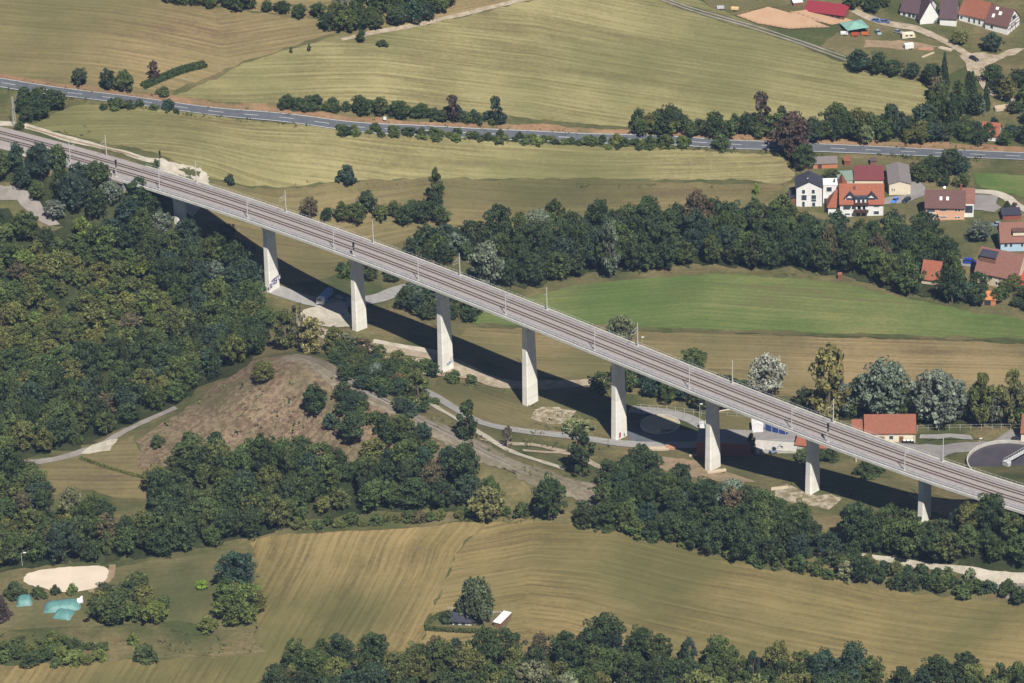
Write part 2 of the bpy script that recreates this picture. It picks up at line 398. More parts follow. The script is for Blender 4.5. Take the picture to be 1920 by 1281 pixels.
def strip(name, pix, width, m, off=.22, smoothp=True, world=None, side=0.0, jit=0.0, kind='structure', dash=None, n=8):
    """ribbon of the given width along a line of pixels, draped on the terrain"""
    p = [np.asarray(a[:2]) for a in (world if world is not None else wpoly(pix))]
    if smoothp: p = spline(p, False, n)
    # resample
    p = np.array(p); s = np.concatenate([[0], np.cumsum(np.linalg.norm(np.diff(p, axis=0), axis=1))])
    k = max(2, int(s[-1] / 2.0)); ss = np.linspace(0, s[-1], k)
    q = np.stack([np.interp(ss, s, p[:, 0]), np.interp(ss, s, p[:, 1])], 1)
    t = np.gradient(q, axis=0); t /= np.linalg.norm(t, axis=1)[:, None]; nn = np.stack([-t[:, 1], t[:, 0]], 1)
    q = q + nn * side; hw = width / 2
    V, Fc, uvs = [], [], []
    cols = max(1, int(width / 2.2)) ; offs = np.linspace(-hw, hw, cols + 1)
    wj = rng.normal(0, jit * 2.2, (k, 2)) if jit else np.zeros((k, 2))
    if jit: wj = np.stack([np.convolve(wj[:, c_], np.ones(5) / 5, 'same') for c_ in (0, 1)], 1)
    for i in range(k):
        for c, o_ in enumerate(offs):
            e = wj[i, 0] if c == 0 else (wj[i, 1] if c == cols else 0)
            a = q[i] + nn[i] * (o_ + e); V.append((a[0], a[1], tz(a[0], a[1]) + off)); uvs.append((o_, ss[i], 0))
    for i in range(k - 1):
        if dash and (ss[i] % (dash[0] + dash[1])) > dash[0]: continue
        for c in range(cols):
            a = i * (cols + 1) + c; Fc.append((a, a + 1, a + cols + 2, a + cols + 1))
    o = meshobj(name, V, Fc, m, None, True)
    if len(o.data.polygons) and o.data.polygons[0].normal.z < 0: o.data.flip_normals()
    at = o.data.attributes.new('uvw', 'FLOAT_VECTOR', 'POINT'); at.data.foreach_set('vector', np.array(uvs, np.float32).ravel())
    o['kind'] = kind
    return o

# ---- shaded ground under the closed woods
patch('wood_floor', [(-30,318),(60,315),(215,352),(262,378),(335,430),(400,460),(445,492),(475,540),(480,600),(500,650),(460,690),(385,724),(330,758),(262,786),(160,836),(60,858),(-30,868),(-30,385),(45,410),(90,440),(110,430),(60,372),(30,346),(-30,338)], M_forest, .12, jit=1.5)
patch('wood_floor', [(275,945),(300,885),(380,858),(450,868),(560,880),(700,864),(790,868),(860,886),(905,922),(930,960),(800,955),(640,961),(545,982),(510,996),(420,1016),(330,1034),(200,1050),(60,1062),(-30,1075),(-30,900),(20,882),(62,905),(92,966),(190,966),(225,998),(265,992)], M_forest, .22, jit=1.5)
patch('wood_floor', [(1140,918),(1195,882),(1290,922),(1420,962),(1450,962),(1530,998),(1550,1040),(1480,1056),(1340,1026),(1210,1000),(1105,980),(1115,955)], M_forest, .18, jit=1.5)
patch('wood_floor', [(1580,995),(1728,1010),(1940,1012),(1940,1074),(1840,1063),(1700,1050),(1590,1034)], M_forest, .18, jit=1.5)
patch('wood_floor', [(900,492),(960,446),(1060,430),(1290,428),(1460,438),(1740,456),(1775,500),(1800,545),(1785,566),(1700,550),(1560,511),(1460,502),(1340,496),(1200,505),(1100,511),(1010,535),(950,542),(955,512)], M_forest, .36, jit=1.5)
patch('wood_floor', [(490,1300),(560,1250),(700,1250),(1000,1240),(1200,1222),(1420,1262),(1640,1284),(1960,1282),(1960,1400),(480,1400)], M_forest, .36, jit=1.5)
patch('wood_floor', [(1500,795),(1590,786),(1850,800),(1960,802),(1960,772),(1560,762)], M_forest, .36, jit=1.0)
# ---- fields
patch('field', [(-60,20),(-60,-40),(310,-4),(420,18),(600,38),(628,62),(600,70),(560,84),(470,112),(385,150),(300,176),(240,172),(100,160),(-60,148)], M_field_b, guide=[(-60,40),(200,60),(420,100),(600,70)])
patch('field', [(330,-60),(1000,-60),(1000,0),(860,28),(790,44),(700,60),(640,58),(612,38),(600,34),(500,24),(400,10),(330,-6)], M_field_b, guide=[(330,0),(600,30),(800,0)])
patch('field', [(318,184),(390,152),(470,116),(560,88),(640,66),(700,62),(790,48),(900,24),(1000,2),(1060,-30),(1240,-30),(1400,40),(1560,110),(1610,128),(1700,150),(1745,156),(1748,180),(1745,210),(1700,232),(1600,232),(1400,232),(1180,238),(900,214),(700,196),(520,196),(420,192)], M_field_a, guide=[(300,80),(700,75),(1000,110),(1400,170),(1900,250)])
patch('field', [(60,238),(120,205),(150,196),(300,202),(520,232),(700,248),(900,262),(1200,275),(1440,290),(1480,300),(1492,330),(1470,345),(1400,338),(1100,335),(800,333),(640,338),(440,342),(396,332),(330,305),(200,268),(110,248)], M_field_a, guide=[(60,240),(300,235),(700,275),(1450,300)])
patch('field', [(400,340),(640,340),(800,335),(1100,337),(1470,347),(1460,362),(1400,395),(1270,440),(1000,440),(830,430),(700,470),(620,520),(520,540),(440,470),(380,390),(360,375)], M_field_c, guide=[(400,345),(800,338),(1400,350)])
patch('meadow', [(880,600),(905,585),(980,560),(1080,536),(1200,524),(1340,514),(1460,520),(1560,528),(1700,560),(1830,588),(1940,600),(1940,640),(1700,632),(1400,624),(1240,616),(1000,612),(900,612)], M_green, guide=[(900,590),(1300,560),(1900,600)])
patch('field', [(880,614),(1000,614),(1240,619),(1400,627),(1700,636),(1940,645),(1940,720),(1700,750),(1400,740),(1180,740),(1050,712),(940,690),(850,640)], M_field_b, guide=[(880,620),(1400,640),(1900,655)])
strip('meadow', [(900,611),(1100,614),(1400,624),(1700,634),(1940,642)], 3.2, M_rough, .30, jit=.7)
patch('field', [(470,1010),(560,1000),(700,994),(860,980),(930,978),(880,1005),(855,1040),(830,1100),(800,1165),(790,1215),(820,1290),(820,1340),(-40,1340),(-40,1250),(200,1240),(420,1235),(500,1225),(480,1200),(482,1130),(482,1060)], M_field_d, guide=[(905,985),(868,1030),(850,1080),(815,1150),(770,1230)])
patch('field', [(930,977),(1010,975),(1080,985),(1200,1010),(1340,1040),(1440,1070),(1560,1086),(1700,1110),(1880,1132),(1960,1140),(1960,1340),(820,1340),(822,1290),(792,1215),(802,1165),(832,1100),(857,1040),(882,1006)], M_field_d, guide=[(700,1060),(1000,1010),(1150,1015),(1500,1085),(1900,1145)])
patch('meadow', [(215,1065),(300,1050),(400,1040),(480,1045),(482,1190),(440,1185),(330,1165),(180,1175),(0,1180),(0,1120),(60,1125),(190,1120)], M_lawn, guide=[(0,1150),(480,1120)])
patch('meadow', [(0,1185),(180,1178),(330,1172),(470,1195),(500,1222),(400,1232),(200,1238),(0,1245)], M_rough, guide=[(0,1200),(480,1200)])
patch('meadow', [(75,868),(180,845),(250,818),(262,850),(290,905),(280,940),(230,935),(140,915),(90,930),(70,900)], M_field_c, guide=[(75,900),(280,900)])
patch('meadow', [(1160,850),(1300,868),(1420,860),(1560,880),(1700,905),(1800,940),(1880,965),(1880,1000),(1700,980),(1500,960),(1300,915),(1160,890)], M_lawn, guide=[(1160,860),(1800,950)])
patch('meadow', [(820,705),(960,735),(1080,775),(1150,800),(1150,822),(1000,810),(900,795),(800,745)], M_field_c, guide=[(820,705),(1150,810)])
patch('meadow', [(690,640),(780,648),(830,675),(700,668),(640,650)], M_field_c)
# mound: brown slope and the disused trackbed on its crest
patch('hill', [(492,672),(530,666),(575,676),(606,694),(640,720),(700,756),(770,795),(830,830),(870,870),(900,940),(700,930),(500,925),(330,920),(262,880),(255,830),(300,795),(345,768),(400,728),(450,695)], M_brown, .16, guide=[(480,700),(300,850)], jit=1.0)
strip('path', [(540,668),(600,684),(650,716),(700,742),(760,772),(830,808),(900,846),(1000,890),(1090,920),(1160,942)], 11.5, M_trackbed, .24, jit=1.2)
strip('path', [(640,706),(700,741),(760,772),(830,808),(900,846),(960,874)], .9, M_gravel3, .32, side=1.0, jit=.12)
strip('path', [(640,706),(700,741),(760,772),(830,808),(900,846),(960,874)], .9, M_gravel3, .32, side=-1.0, jit=.12)
strip('path', [(-30,878),(60,868),(120,858),(180,838),(225,815),(268,793),(330,765)], 3.6, M_gravel3, .26, jit=.25)
patch('path', [(150,852),(175,835),(225,820),(205,845),(170,850)], M_gravel, .28)
# main road in the back
RD = [(-60,148),(0,156),(112,173),(220,186),(345,203),(480,217),(640,236),(800,246),(960,254),(1180,262),(1376,272),(1460,275),(1600,281),(1760,288),(1960,295)]
strip('verge', [(a, b - 10) for a, b in RD], 7.0, M_verge, .20, jit=.8)
strip('road', RD, 6.6, M_asph, .28)
strip('road_marking', RD, .2, M_white, .34, side=2.9)
strip('road_marking', RD, .2, M_white, .34, side=-2.9)
strip('road_marking', RD, .18, M_white, .34, dash=(6, 8))
# gravel service way along the railway, left
strip('path', [(-40,226),(0,232),(50,238),(110,256),(180,274),(260,296),(300,303)], 3.4, M_gravel, .24, jit=.3)
strip('path', [(50,239),(110,257),(180,275),(260,297)], .9, M_soil, .32, jit=.1)
patch('path', [(296,300),(330,307),(365,314),(386,326),(393,342),(380,346),(368,338),(350,332),(330,330),(300,318)], M_gravel, .3, smoothp=True)
strip('path', [(380,340),(372,362),(362,385),(350,400)], 6, M_gravel, .26, jit=.4)
strip('path', [(-40,262),(0,272),(30,284),(70,293)], 3.0, M_gravel, .26, jit=.5)
patch('meadow', [(338,316),(356,318),(372,324),(376,332),(360,331),(345,326)], M_rough, .36, smoothp=True)
# gravel clearing in the wood on the left
patch('path', [(-20,345),(30,348),(60,372),(100,405),(110,425),(90,425),(50,395),(15,375),(-20,372)], M_gravel3, .3)
# tracks at the foot of the viaduct
strip('road', [(455,520),(520,545),(600,568),(700,562),(740,548),(775,538)], 7.0, M_asphg, .26)
patch('path', [(560,588),(600,570),(650,570),(665,612),(620,616),(580,610)], M_gravel, .3)
patch('path', [(455,510),(480,508),(500,520),(540,545),(500,548),(465,530)], M_soil, .2)
strip('road', [(560,600),(620,632),(680,648),(760,660),(830,672),(900,705),(960,722),(1060,720),(1150,714)], 6.0, M_gravel2, .26, jit=.6)
strip('path', [(700,640),(780,655),(850,668)], 3.0, M_gravel, .32, jit=.3)
patch('ground_bare', [(700,668),(790,672),(826,690),(860,690),(920,715),(960,720),(900,712),(830,706),(760,700),(700,690)], M_gravel2, .24)
patch('ground_bare', [(1005,768),(1050,764),(1082,775),(1066,790),(1030,796),(1000,786)], M_rubble, .24, jit=1.1)
patch('ground_bare', [(1450,922),(1475,910),(1510,922),(1525,932),(1555,928),(1580,936),(1560,955),(1530,950),(1490,944),(1455,938)], M_rubble, .24, jit=1.2)
patch('ground_bare', [(1180,850),(1310,865),(1420,905),(1340,905),(1230,878)], M_soil, .2)
patch('ground_bare', [(1700,925),(1800,940),(1900,958),(1900,985),(1790,975)], M_soil, .24)
strip('road', [(742,716),(800,735),(850,765),(900,792),(960,806),(1080,820),(1160,832),(1260,836),(1400,832),(1560,828)], 5.0, M_asphg, .26)
strip('path', [(720,712),(770,735),(820,765),(880,800),(940,838),(1000,862),(1060,880)], 3.4, M_gravel, .28, jit=.4)
strip('path', [(900,825),(990,835),(1060,848)], 2.5, M_gravel2, .28, jit=.4)
strip('path', [(980,845),(1080,855),(1150,892)], 2.6, M_gravel2, .27, jit=.4)
strip('road', [(1180,768),(1250,775),(1290,785),(1320,800),(1350,812)], 5.2, M_asphg, .27)
patch('road', [(1170,800),(1340,812),(1320,835),(1180,830)], M_asph, .25)
# works yard at the right
patch('road', [(1395,792),(1560,796),(1620,826),(1740,836),(1860,828),(1890,806),(1930,806),(1930,850),(1860,846),(1790,850),(1760,866),(1700,866),(1600,846),(1400,842)], M_asph2, .25)
patch('meadow', [(1722,812),(1850,812),(1842,826),(1740,826)], M_rough, .33)
patch('meadow', [(1790,852),(1850,845),(1830,870),(1800,882),(1775,870)], M_lawn, .33)
patch('path', [(1725,816),(1820,816),(1820,824),(1725,824)], M_asphg, .40)
patch('meadow', [(1350,780),(1440,782),(1460,800),(1400,812),(1350,806)], M_field_c, .2)
# village
patch('road', [(1650,372),(1706,366),(1700,338),(1726,342),(1735,352),(1733,368),(1700,380),(1655,384)], M_asph2, .25)
patch('meadow', [(1480,392),(1600,410),(1660,384),(1735,372),(1735,415),(1810,418),(1830,440),(1780,455),(1700,430),(1600,430)], M_lawn, .2)
patch('road', [(1822,366),(1870,368),(1875,390),(1865,400),(1822,395)], M_asph2, .26)
strip('road', [(1822,360),(1860,362),(1885,370),(1905,385),(1935,400)], 4.0, M_gravel, .28, jit=.2)
patch('meadow', [(1825,325),(1940,330),(1940,375),(1900,365),(1840,352)], M_green, .2)
strip('road', [(1790,492),(1830,497),(1880,500)], 5.0, M_asph2, .26)
patch('meadow', [(1530,298),(1720,300),(1740,318),(1620,330),(1500,330)], M_lawn, .2)
patch('meadow', [(1470,350),(1500,340),(1500,395),(1440,400),(1420,385)], M_lawn, .2)
# farm at the top right
strip('road', [(1215,-12),(1290,16),(1400,48),(1500,80),(1580,108),(1610,122)], 5.2, M_rough, .22, jit=.5)
strip('path', [(1215,-12),(1290,16),(1400,48),(1500,80),(1590,112)], .9, M_gravel3, .3, side=1.1, jit=.1)
strip('path', [(1215,-12),(1290,16),(1400,48),(1500,80),(1590,112)], .9, M_gravel3, .3, side=-1.1, jit=.1)
strip('road', [(1600,20),(1650,42),(1720,55),(1770,78),(1815,104),(1830,116)], 4.6, M_gravel2, .26, jit=.3)
patch('road', [(1800,104),(1840,100),(1870,104),(1905,90),(1925,92),(1880,110),(1850,124),(1840,150),(1822,140),(1812,125)], M_gravel2, .3)
strip('road', [(1836,140),(1850,168),(1870,182),(1905,190)], 3.0, M_gravel2, .3, jit=.2)
patch('riding_arena', [(1382,30),(1440,14),(1500,30),(1556,52),(1480,55),(1420,45)], M_arena, .3, jit=.1)
patch('riding_arena', [(1480,24),(1530,17),(1600,40),(1560,48),(1500,34)], M_arena, .33, jit=.1)
patch('meadow', [(1300,-20),(1490,-20),(1500,5),(1470,12),(1380,22),(1330,14)], M_lawn, .2)
patch('meadow', [(1570,60),(1700,65),(1800,105),(1815,125),(1780,140),(1600,125),(1540,88)], M_lawn, .2)
patch('ground_bare', [(1620,76),(1700,78),(1770,88),(1700,94),(1620,90)], M_soil, .3)
strip('path', [(640,75),(700,62),(800,44),(900,20),(1000,-4)], 2.6, M_gravel2, .24, jit=.3)
# sandy riding ring lower left
patch('sand_court', [(46,1084),(60,1074),(110,1066),(165,1063),(195,1064),(204,1075),(195,1092),(170,1106),(120,1112),(80,1104),(50,1096)], M_sand, .3, smoothp=True, jit=.15)
strip('path', [(210,1060),(206,1080),(190,1100),(168,1112)], 2.2, M_soil, .28, jit=.3)
patch('meadow', [(520,965),(560,968),(560,990),(520,992)], M_lawn, .2)
strip('path', [(1550,1028),(1600,1040),(1680,1052),(1760,1064),(1840,1078),(1940,1088)], 3.2, M_gravel, .26, jit=.3)
patch('ground_bare', [(1850,1092),(1930,1090),(1930,1130),(1885,1125)], M_gravel3, .24)
strip('meadow', [(560,998),(700,992),(860,978),(940,976)], 2.0, M_rough, .3, jit=.4)
# ------------------------------------------------------------ viaduct
M_conc = simple('pier concrete', (.86,.83,.76), (.74,.715,.655), .12, .85, 'world', 6, (1, 1, 3.2), lo=.3, hi=.7)
def add_lifts(m, per, amt):
    t = m.node_tree; b = t.nodes['Principled BSDF']; src = b.inputs['Base Color'].links[0].from_socket
    g = t.nodes.new('ShaderNodeNewGeometry'); sp = t.nodes.new('ShaderNodeSeparateXYZ'); t.links.new(g.outputs['Position'], sp.inputs[0])
    def M(op, a, b2):
        n = t.nodes.new('ShaderNodeMath'); n.operation = op
        for i, v in enumerate((a, b2)):
            if isinstance(v, (int, float)): n.inputs[i].default_value = v
            else: t.links.new(v, n.inputs[i])
        return n.outputs[0]
    q = M('DIVIDE', sp.outputs[2], per); fr = M('FRACT', q, 0); ln = M('LESS_THAN', fr, .05)
    wn = t.nodes.new('ShaderNodeTexWhiteNoise'); wn.noise_dimensions = '1D'; t.links.new(M('FLOOR', q, 0), wn.inputs['W'])
    v = M('SUBTRACT', M('ADD', M('MULTIPLY', wn.outputs['Value'], amt), 1 - amt), M('MULTIPLY', ln, .12))
    st = t.nodes.new('ShaderNodeTexNoise'); st.inputs['Scale'].default_value = 1.4; st.inputs['Detail'].default_value = 4
    mp = t.nodes.new('ShaderNodeMapping'); mp.inputs['Scale'].default_value = (1, 1, .06); t.links.new(g.outputs['Position'], mp.inputs[0]); t.links.new(mp.outputs[0], st.inputs['Vector'])
    v = M('MULTIPLY', v, M('ADD', M('MULTIPLY', st.outputs[0], .35), .82))
    mx = t.nodes.new('ShaderNodeMix'); mx.data_type = 'RGBA'; mx.blend_type = 'MULTIPLY'; mx.inputs[0].default_value = 1
    cb = t.nodes.new('ShaderNodeCombineColor'); [t.links.new(v, cb.inputs[i]) for i in range(3)]
    t.links.new(src, mx.inputs[6]); t.links.new(cb.outputs[0], mx.inputs[7]); t.links.new(mx.outputs[2], b.inputs['Base Color'])
add_lifts(M_conc, 4.6, .09)
M_deck = simple('deck concrete', (.36,.345,.345), (.26,.25,.255), .5, .85, 'world', 6)
M_cap = simple('coping concrete', (.52,.49,.43), (.40,.38,.34), .4, .85, 'world', 6)
M_fascia = simple('fascia concrete', (.62,.60,.56), (.50,.48,.45), .4, .85, 'world', 6)
M_walk = simple('walkway', (.34,.315,.32), (.24,.225,.235), .7, .9, 'world', 6, (1,1,1))
M_gap = simple('dark trough line', (.06,.06,.07), (.09,.09,.1), .7, .9, 'world')  # even dark grey for the cable trough line along the deck
M_ballast = simple('ballast', (.35,.31,.295), (.25,.22,.21), 1.6, .95, 'world', 6)
M_sleeper = simple('sleepers', (.30,.27,.255), (.24,.215,.205), .8, .9, 'world')
M_rail = simple('rail', (.075,.045,.035), (.10,.06,.05), .5, .6, 'world')
M_steel = simple('galvanised steel', (.55,.56,.56), (.45,.46,.46), .8, .5, 'obj')
M_pale = simple('pale post', (.55,.55,.52), (.45,.45,.43), .8, .6, 'obj')
M_dark = simple('dark metal', (.03,.033,.045), (.045,.048,.06), 1, .5)
S0, S1 = s_of_px(252), s_of_px(1972)
def sweep(name, prof, s0, s1, m, parent=None, step=4.0, closed=True, zfun=None):
    """profile (n, z) points swept along the axis; n > 0 is the camera side"""
    k = max(2, int((s1 - s0) / step)); V = []; Fc = []; n = len(prof)
    for i in range(k + 1):
        s = s0 + (s1 - s0) * i / k; p, t, nn = axis_s(s)
        for (a, z) in prof: V.append((p[0] + nn[0] * a, p[1] + nn[1] * a, p[2] + z))
    for i in range(k):
        for j in range(n if closed else n - 1):
            a = i * n + j; b = i * n + (j + 1) % n; Fc.append((a, b, b + n, a + n))
    if closed: Fc += [tuple(range(n))[::-1], tuple(range(k * n, k * n + n))]
    return meshobj(name, V, Fc, m, parent)
via = empty('railway_viaduct', (0, 0, 0), 0, 'long concrete railway viaduct on tall slab piers crossing the whole valley', 'bridge')
HW = 7.0
# deck: box girder with cantilevered slab; z measured from rail top level
sweep('deck', [(-HW,-.75),(HW,-.75),(HW,-1.15),(3.1,-1.6),(2.7,-4.1),(-2.7,-4.1),(-3.1,-1.6),(-HW,-1.15)], S0, S1, M_deck, via)
sweep('parapet', [(-HW-.25,-1.25),(-HW-.25,-.15),(-HW+.4,-.15),(-HW+.4,-.745),(-HW-.003,-.745),(-HW-.003,-1.25)], S0, S1, M_cap, via)
sweep('parapet', [(HW+.28,-1.45),(HW+.28,-.42),(HW-.12,-.42),(HW-.12,-.745),(HW+.003,-.745),(HW+.003,-1.45)], S0, S1, M_fascia, via)
sweep('walkway', [(4.25,-.745),(4.25,-.30),(5.25,-.30),(5.25,-.745)], S0, S1, M_walk, via)
sweep('walkway', [(5.45,-.745),(5.45,-.34),(6.2,-.34),(6.2,-.745)], S0, S1, M_walk, via)
sweep('walkway', [(-5.0,-.745),(-5.0,-.25),(-6.1,-.25),(-6.1,-.745)], S0, S1, M_walk, via)
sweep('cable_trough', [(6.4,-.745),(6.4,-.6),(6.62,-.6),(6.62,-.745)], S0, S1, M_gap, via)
# railing on the near side
rb = MB(); prev = None
s = S0 + .5
while s < S1:
    p, t, nn = axis_s(s); a = p + np.array([nn[0] * 6.95, nn[1] * 6.95, -.43])
    rb.box(a[0]-.035, a[0]+.035, a[1]-.035, a[1]+.035, a[2], a[2] + 1.05); s += 2.0
rb.build('railing_posts', M_steel, via)['kind'] = 'stuff'
for h in (.1, .6): sweep('handrail', [(6.92, h - .03), (6.98, h - .03), (6.98, h + .03), (6.92, h + .03)], S0, S1, M_steel, via)
rb = MB(); s = S0 + .5
while s < S1:
    p, t, nn = axis_s(s); a = p + np.array([-nn[0] * 6.98, -nn[1] * 6.98, -.16])
    rb.box(a[0]-.035, a[0]+.035, a[1]-.035, a[1]+.035, a[2], a[2] + 1.0); s += 2.0
rb.build('railing_posts', M_steel, via)['kind'] = 'stuff'
sweep('handrail', [(-6.95, .77), (-7.01, .77), (-7.01, .83), (-6.95, .83)], S0, S1, M_steel, via)
# piers
pier_objs = []
for k, (s, p, t, nn, zb) in enumerate(pier_info):
    zt = p[2] - 4.1; zb0 = min(zb, tz(p[0], p[1])) - 1.5; H = zt - zb0
    lev = [(0.0, 0), (.25, 0), (.5, 0), (.75, 0)]
    V = []; Fc = []
    zs = [zb0, zb0 + H * .25, zb0 + H * .5, zb0 + H * .75, zt - 3.2, zt - 2.2, zt - 1.3, zt - .6, zt + .05]
    rings = 0
    for z in zs:
        f = (zt - z) / 40.0
        bw = 2.45 + .78 * f      # half width across the bridge
        tw = 1.15 + .38 * f      # half thickness along it
        q = (z - (zt - 3.2)) / 3.2
        if q > 0: bw += 1.0 * q ** 2.2
        c = .35
        prof = [(-bw, -tw + c), (-bw + c, -tw), (bw - c, -tw), (bw, -tw + c), (bw, tw - c), (bw - c, tw), (-bw + c, tw), (-bw, tw - c)]
        for (a, b) in prof: V.append((p[0] + nn[0]*a + t[0]*b, p[1] + nn[1]*a + t[1]*b, z))
        rings += 1
    for i in range(rings - 1):
        for j in range(8):
            a = i*8 + j; b = i*8 + (j+1) % 8; Fc.append((a, b, b + 8, a + 8))
    Fc += [tuple(range(8))[::-1], tuple(range((rings-1)*8, rings*8))]
    o = meshobj('pier', V, Fc, M_conc, via); pier_objs.append(o)
    # a shallow pilaster joint on the broad face
    jb = MB()
def face_point(k, a, h, push=.05):
    """point on the broad right-facing face of pier k: a across (toward camera +), h above the ground"""
    s, p, t, nn, zb = pier_info[k]; zt = p[2] - 4.1; z = zb + h; f = (zt - z) / 40.0; tw = 1.15 + .38 * f + push
    return Vector((p[0] + nn[0]*a + t[0]*tw, p[1] + nn[1]*a + t[1]*tw, z))
def graffiti(k, strokes, m, wdt, name='graffiti'):
    """strokes: polylines of (a, h) on the pier face"""
    V, Fc = [], []
    for st in strokes:
        for (a, b) in zip(st[:-1], st[1:]):
            d = Vector((b[0]-a[0], b[1]-a[1])).normalized() * wdt / 2; n_ = Vector((-d.y, d.x)); bs = len(V)
            for q in ((a[0]-d.x+n_.x, a[1]-d.y+n_.y), (b[0]+d.x+n_.x, b[1]+d.y+n_.y), (b[0]+d.x-n_.x, b[1]+d.y-n_.y), (a[0]-d.x-n_.x, a[1]-d.y-n_.y)):
                V.append(face_point(k, q[0], q[1]))
            Fc.append((bs, bs+1, bs+2, bs+3))
            wdt2 = wdt
    return meshobj(name, V, Fc, m, pier_objs[k])
M_gpur = simple('purple spray paint', (.10,.03,.36), (.06,.02,.22), .8, .6)
M_gblu = simple('blue spray paint', (.10,.13,.36), (.16,.18,.42), .8, .6)
M_gred = simple('red spray paint', (.50,.07,.12), (.40,.05,.09), .8, .6)
M_gwht = simple('white spray paint', (.82,.82,.84), (.7,.7,.74), .8, .6)
# a negative = away from the camera = screen right on this face
graffiti(1, [[(3.2,2.0),(-3.0,3.6)],[(3.0,1.2),(-2.8,3.0)]], M_gwht, 1.1)
graffiti(1, [[(2.9,.9),(1.9,.9),(1.9,1.6),(2.9,1.6),(2.9,2.3),(2.1,2.3)],[(1.6,3.2),(0.4,3.7)],[(1.0,3.3),(1.0,1.5)],[(.2,1.6),(.2,3.7),(-.9,3.7),(-.9,2.8),(.2,2.7),(-1.0,2.5),(-1.0,1.7),(.2,1.6)],[(-1.4,3.9),(-2.7,4.0)],[(-2.1,3.9),(-2.1,2.4)]], M_gpur, .5)
graffiti(3, [[(.9,3.0),(-2.0,3.5)]], M_gwht, 1.2)
graffiti(3, [[(.8,2.6),(.8,3.6),(.2,2.8),(-.3,3.7),(-.3,2.7)],[(-.7,2.8),(-.7,3.7),(-1.3,3.7),(-1.3,3.2),(-.7,3.2)],[(-1.6,3.8),(-2.5,3.8)],[(-2.0,3.8),(-2.0,2.8)]], M_gblu, .3)
graffiti(3, [[(-1.2,4.5),(-2.6,4.9)]], M_dark, .22)
graffiti(5, [[(2.3,.9),(2.3,3.0)],[(.4,.9),(.4,3.1)]], M_gwht, .7)
graffiti(5, [[(1.5,1.2),(1.5,2.9)],[(1.0,1.5),(1.0,3.0)]], M_gred, .5)
graffiti(5, [[(-.9,1.9),(-1.3,1.5),(-1.0,1.0),(-1.6,.8)]], M_dark, .3)
# ballast bed and the two tracks run on past both ends
SA, SB = 0.0, AXS[-1]
bal = sweep('ballast_bed', [(-5.0,-.62),(-4.4,-.22),(4.0,-.22),(4.24,-.35),(4.24,-.73),(-5.0,-.73)], S0, S1, M_ballast); bal['kind'] = 'structure'
for (a0, a1) in ((SA, S0 - .02), (S1 + .02, SB)):
    b2 = sweep('ballast_bed', [(-8.2,-.9),(-6.8,-.26),(6.6,-.26),(8.0,-.9),(8.0,-1.8),(-8.2,-1.8)], a0, a1, M_ballast); b2['kind'] = 'structure'
for c, lab in ((-2.35, 'far railway track of the double line over the viaduct, dark rails on ballast'), (2.1, 'near railway track of the double line over the viaduct, dark rails on ballast')):
    tr = empty('railway_track', (0, 0, 0), 0, lab, 'railway track', 'tracks of the double line')
    for r_ in (-.75, .75): sweep('rail', [(c+r_-.16,-.16),(c+r_-.16,.06),(c+r_+.16,.06),(c+r_+.16,-.16)], SA, SB, M_rail, tr)
    sb_ = MB(); s = SA + .5
    while s < SB - 1:
        p, t, nn = axis_s(s); V = []
        for (al, ac) in ((-.14,-1.3),(.14,-1.3),(.14,1.3),(-.14,1.3)):
            V.append((p[0] + t[0]*al + nn[0]*(c+ac), p[1] + t[1]*al + nn[1]*(c+ac)))
        sb_.prism(V, p[2] - .24, p[2] - .165); s += .75
    so_ = sb_.build('sleepers', M_sleeper, tr); so_['kind'] = 'stuff'
# abutments
for (sx, nm) in ((S0, 1), (S1, -1)):
    p, t, nn = axis_s(sx); mb = MB(); V = []
    for (al, ac) in ((-2.5,-6.9),(0,-6.9),(0,6.9),(-2.5,6.9)):
        al = al * nm; V.append((p[0] + t[0]*al + nn[0]*ac, p[1] + t[1]*al + nn[1]*ac))
    if nm < 0: V = V[::-1]
    mb.prism(V, p[2] - 6.5, p[2] - .80); mb.build('abutment', M_deck, via)
# overhead-line masts: (photo px x, side)
def mast(sx_px, side, hh, label, bracket=True, name='catenary_mast', grp='overhead line masts on the railway'):
    s = s_of_px(sx_px); p, t, nn = axis_s(s); off = 6.05 if side > 0 else -6.1
    base = (p[0] + nn[0]*off, p[1] + nn[1]*off, p[2] - .62 if S0 < s < S1 else p[2] - .9)
    # local x points from the mast toward the tracks
    dirx = -nn if side > 0 else nn
    e = empty(name, base, math.atan2(dirx[1], dirx[0]), label, 'mast', grp)
    m = MB(); m.cyl((0,0,0), (0,0,hh), .19, .12, 8); m.build('pole', M_pale, e)
    m = MB(); m.box(-.4,.4,-.4,.4,0,.5); m.build('foot', M_cap, e)
    m = MB()
    if bracket:
        m.cyl((0,0,6.6), (3.3,0,7.5), .05, .05, 5); m.cyl((0,0,7.9), (3.0,0,7.4), .045, .045, 5); m.cyl((0,0,5.9), (3.7,0,6.2), .04, .04, 5)
        m.cyl((3.2,0,7.5), (3.3,0,5.9), .03, .03, 5)
    else: m.cyl((0,0,6.6), (1.6,0,7.2), .05, .05, 5)
    m.build('bracket', M_steel, e)
    return e
far_m = [(184,'beside the white gravel way left of the viaduct'),(352,'beside the looping gravel turn'),(519,'above the second pier'),(682,'above the third pier'),(844,'above the fourth pier'),(1007,'above the fifth pier, backed by the green meadow'),(1177,'above the sixth pier'),(1355,'right of the pale silver tree'),(1545,'standing before the tall yellowish poplar'),(1752,'in front of the works yard road')]
for k, (x, d) in enumerate(far_m): mast(x - 2, -1, 9.6, 'pale far-side overhead mast, ' + d, bracket=(k % 2 == 0))
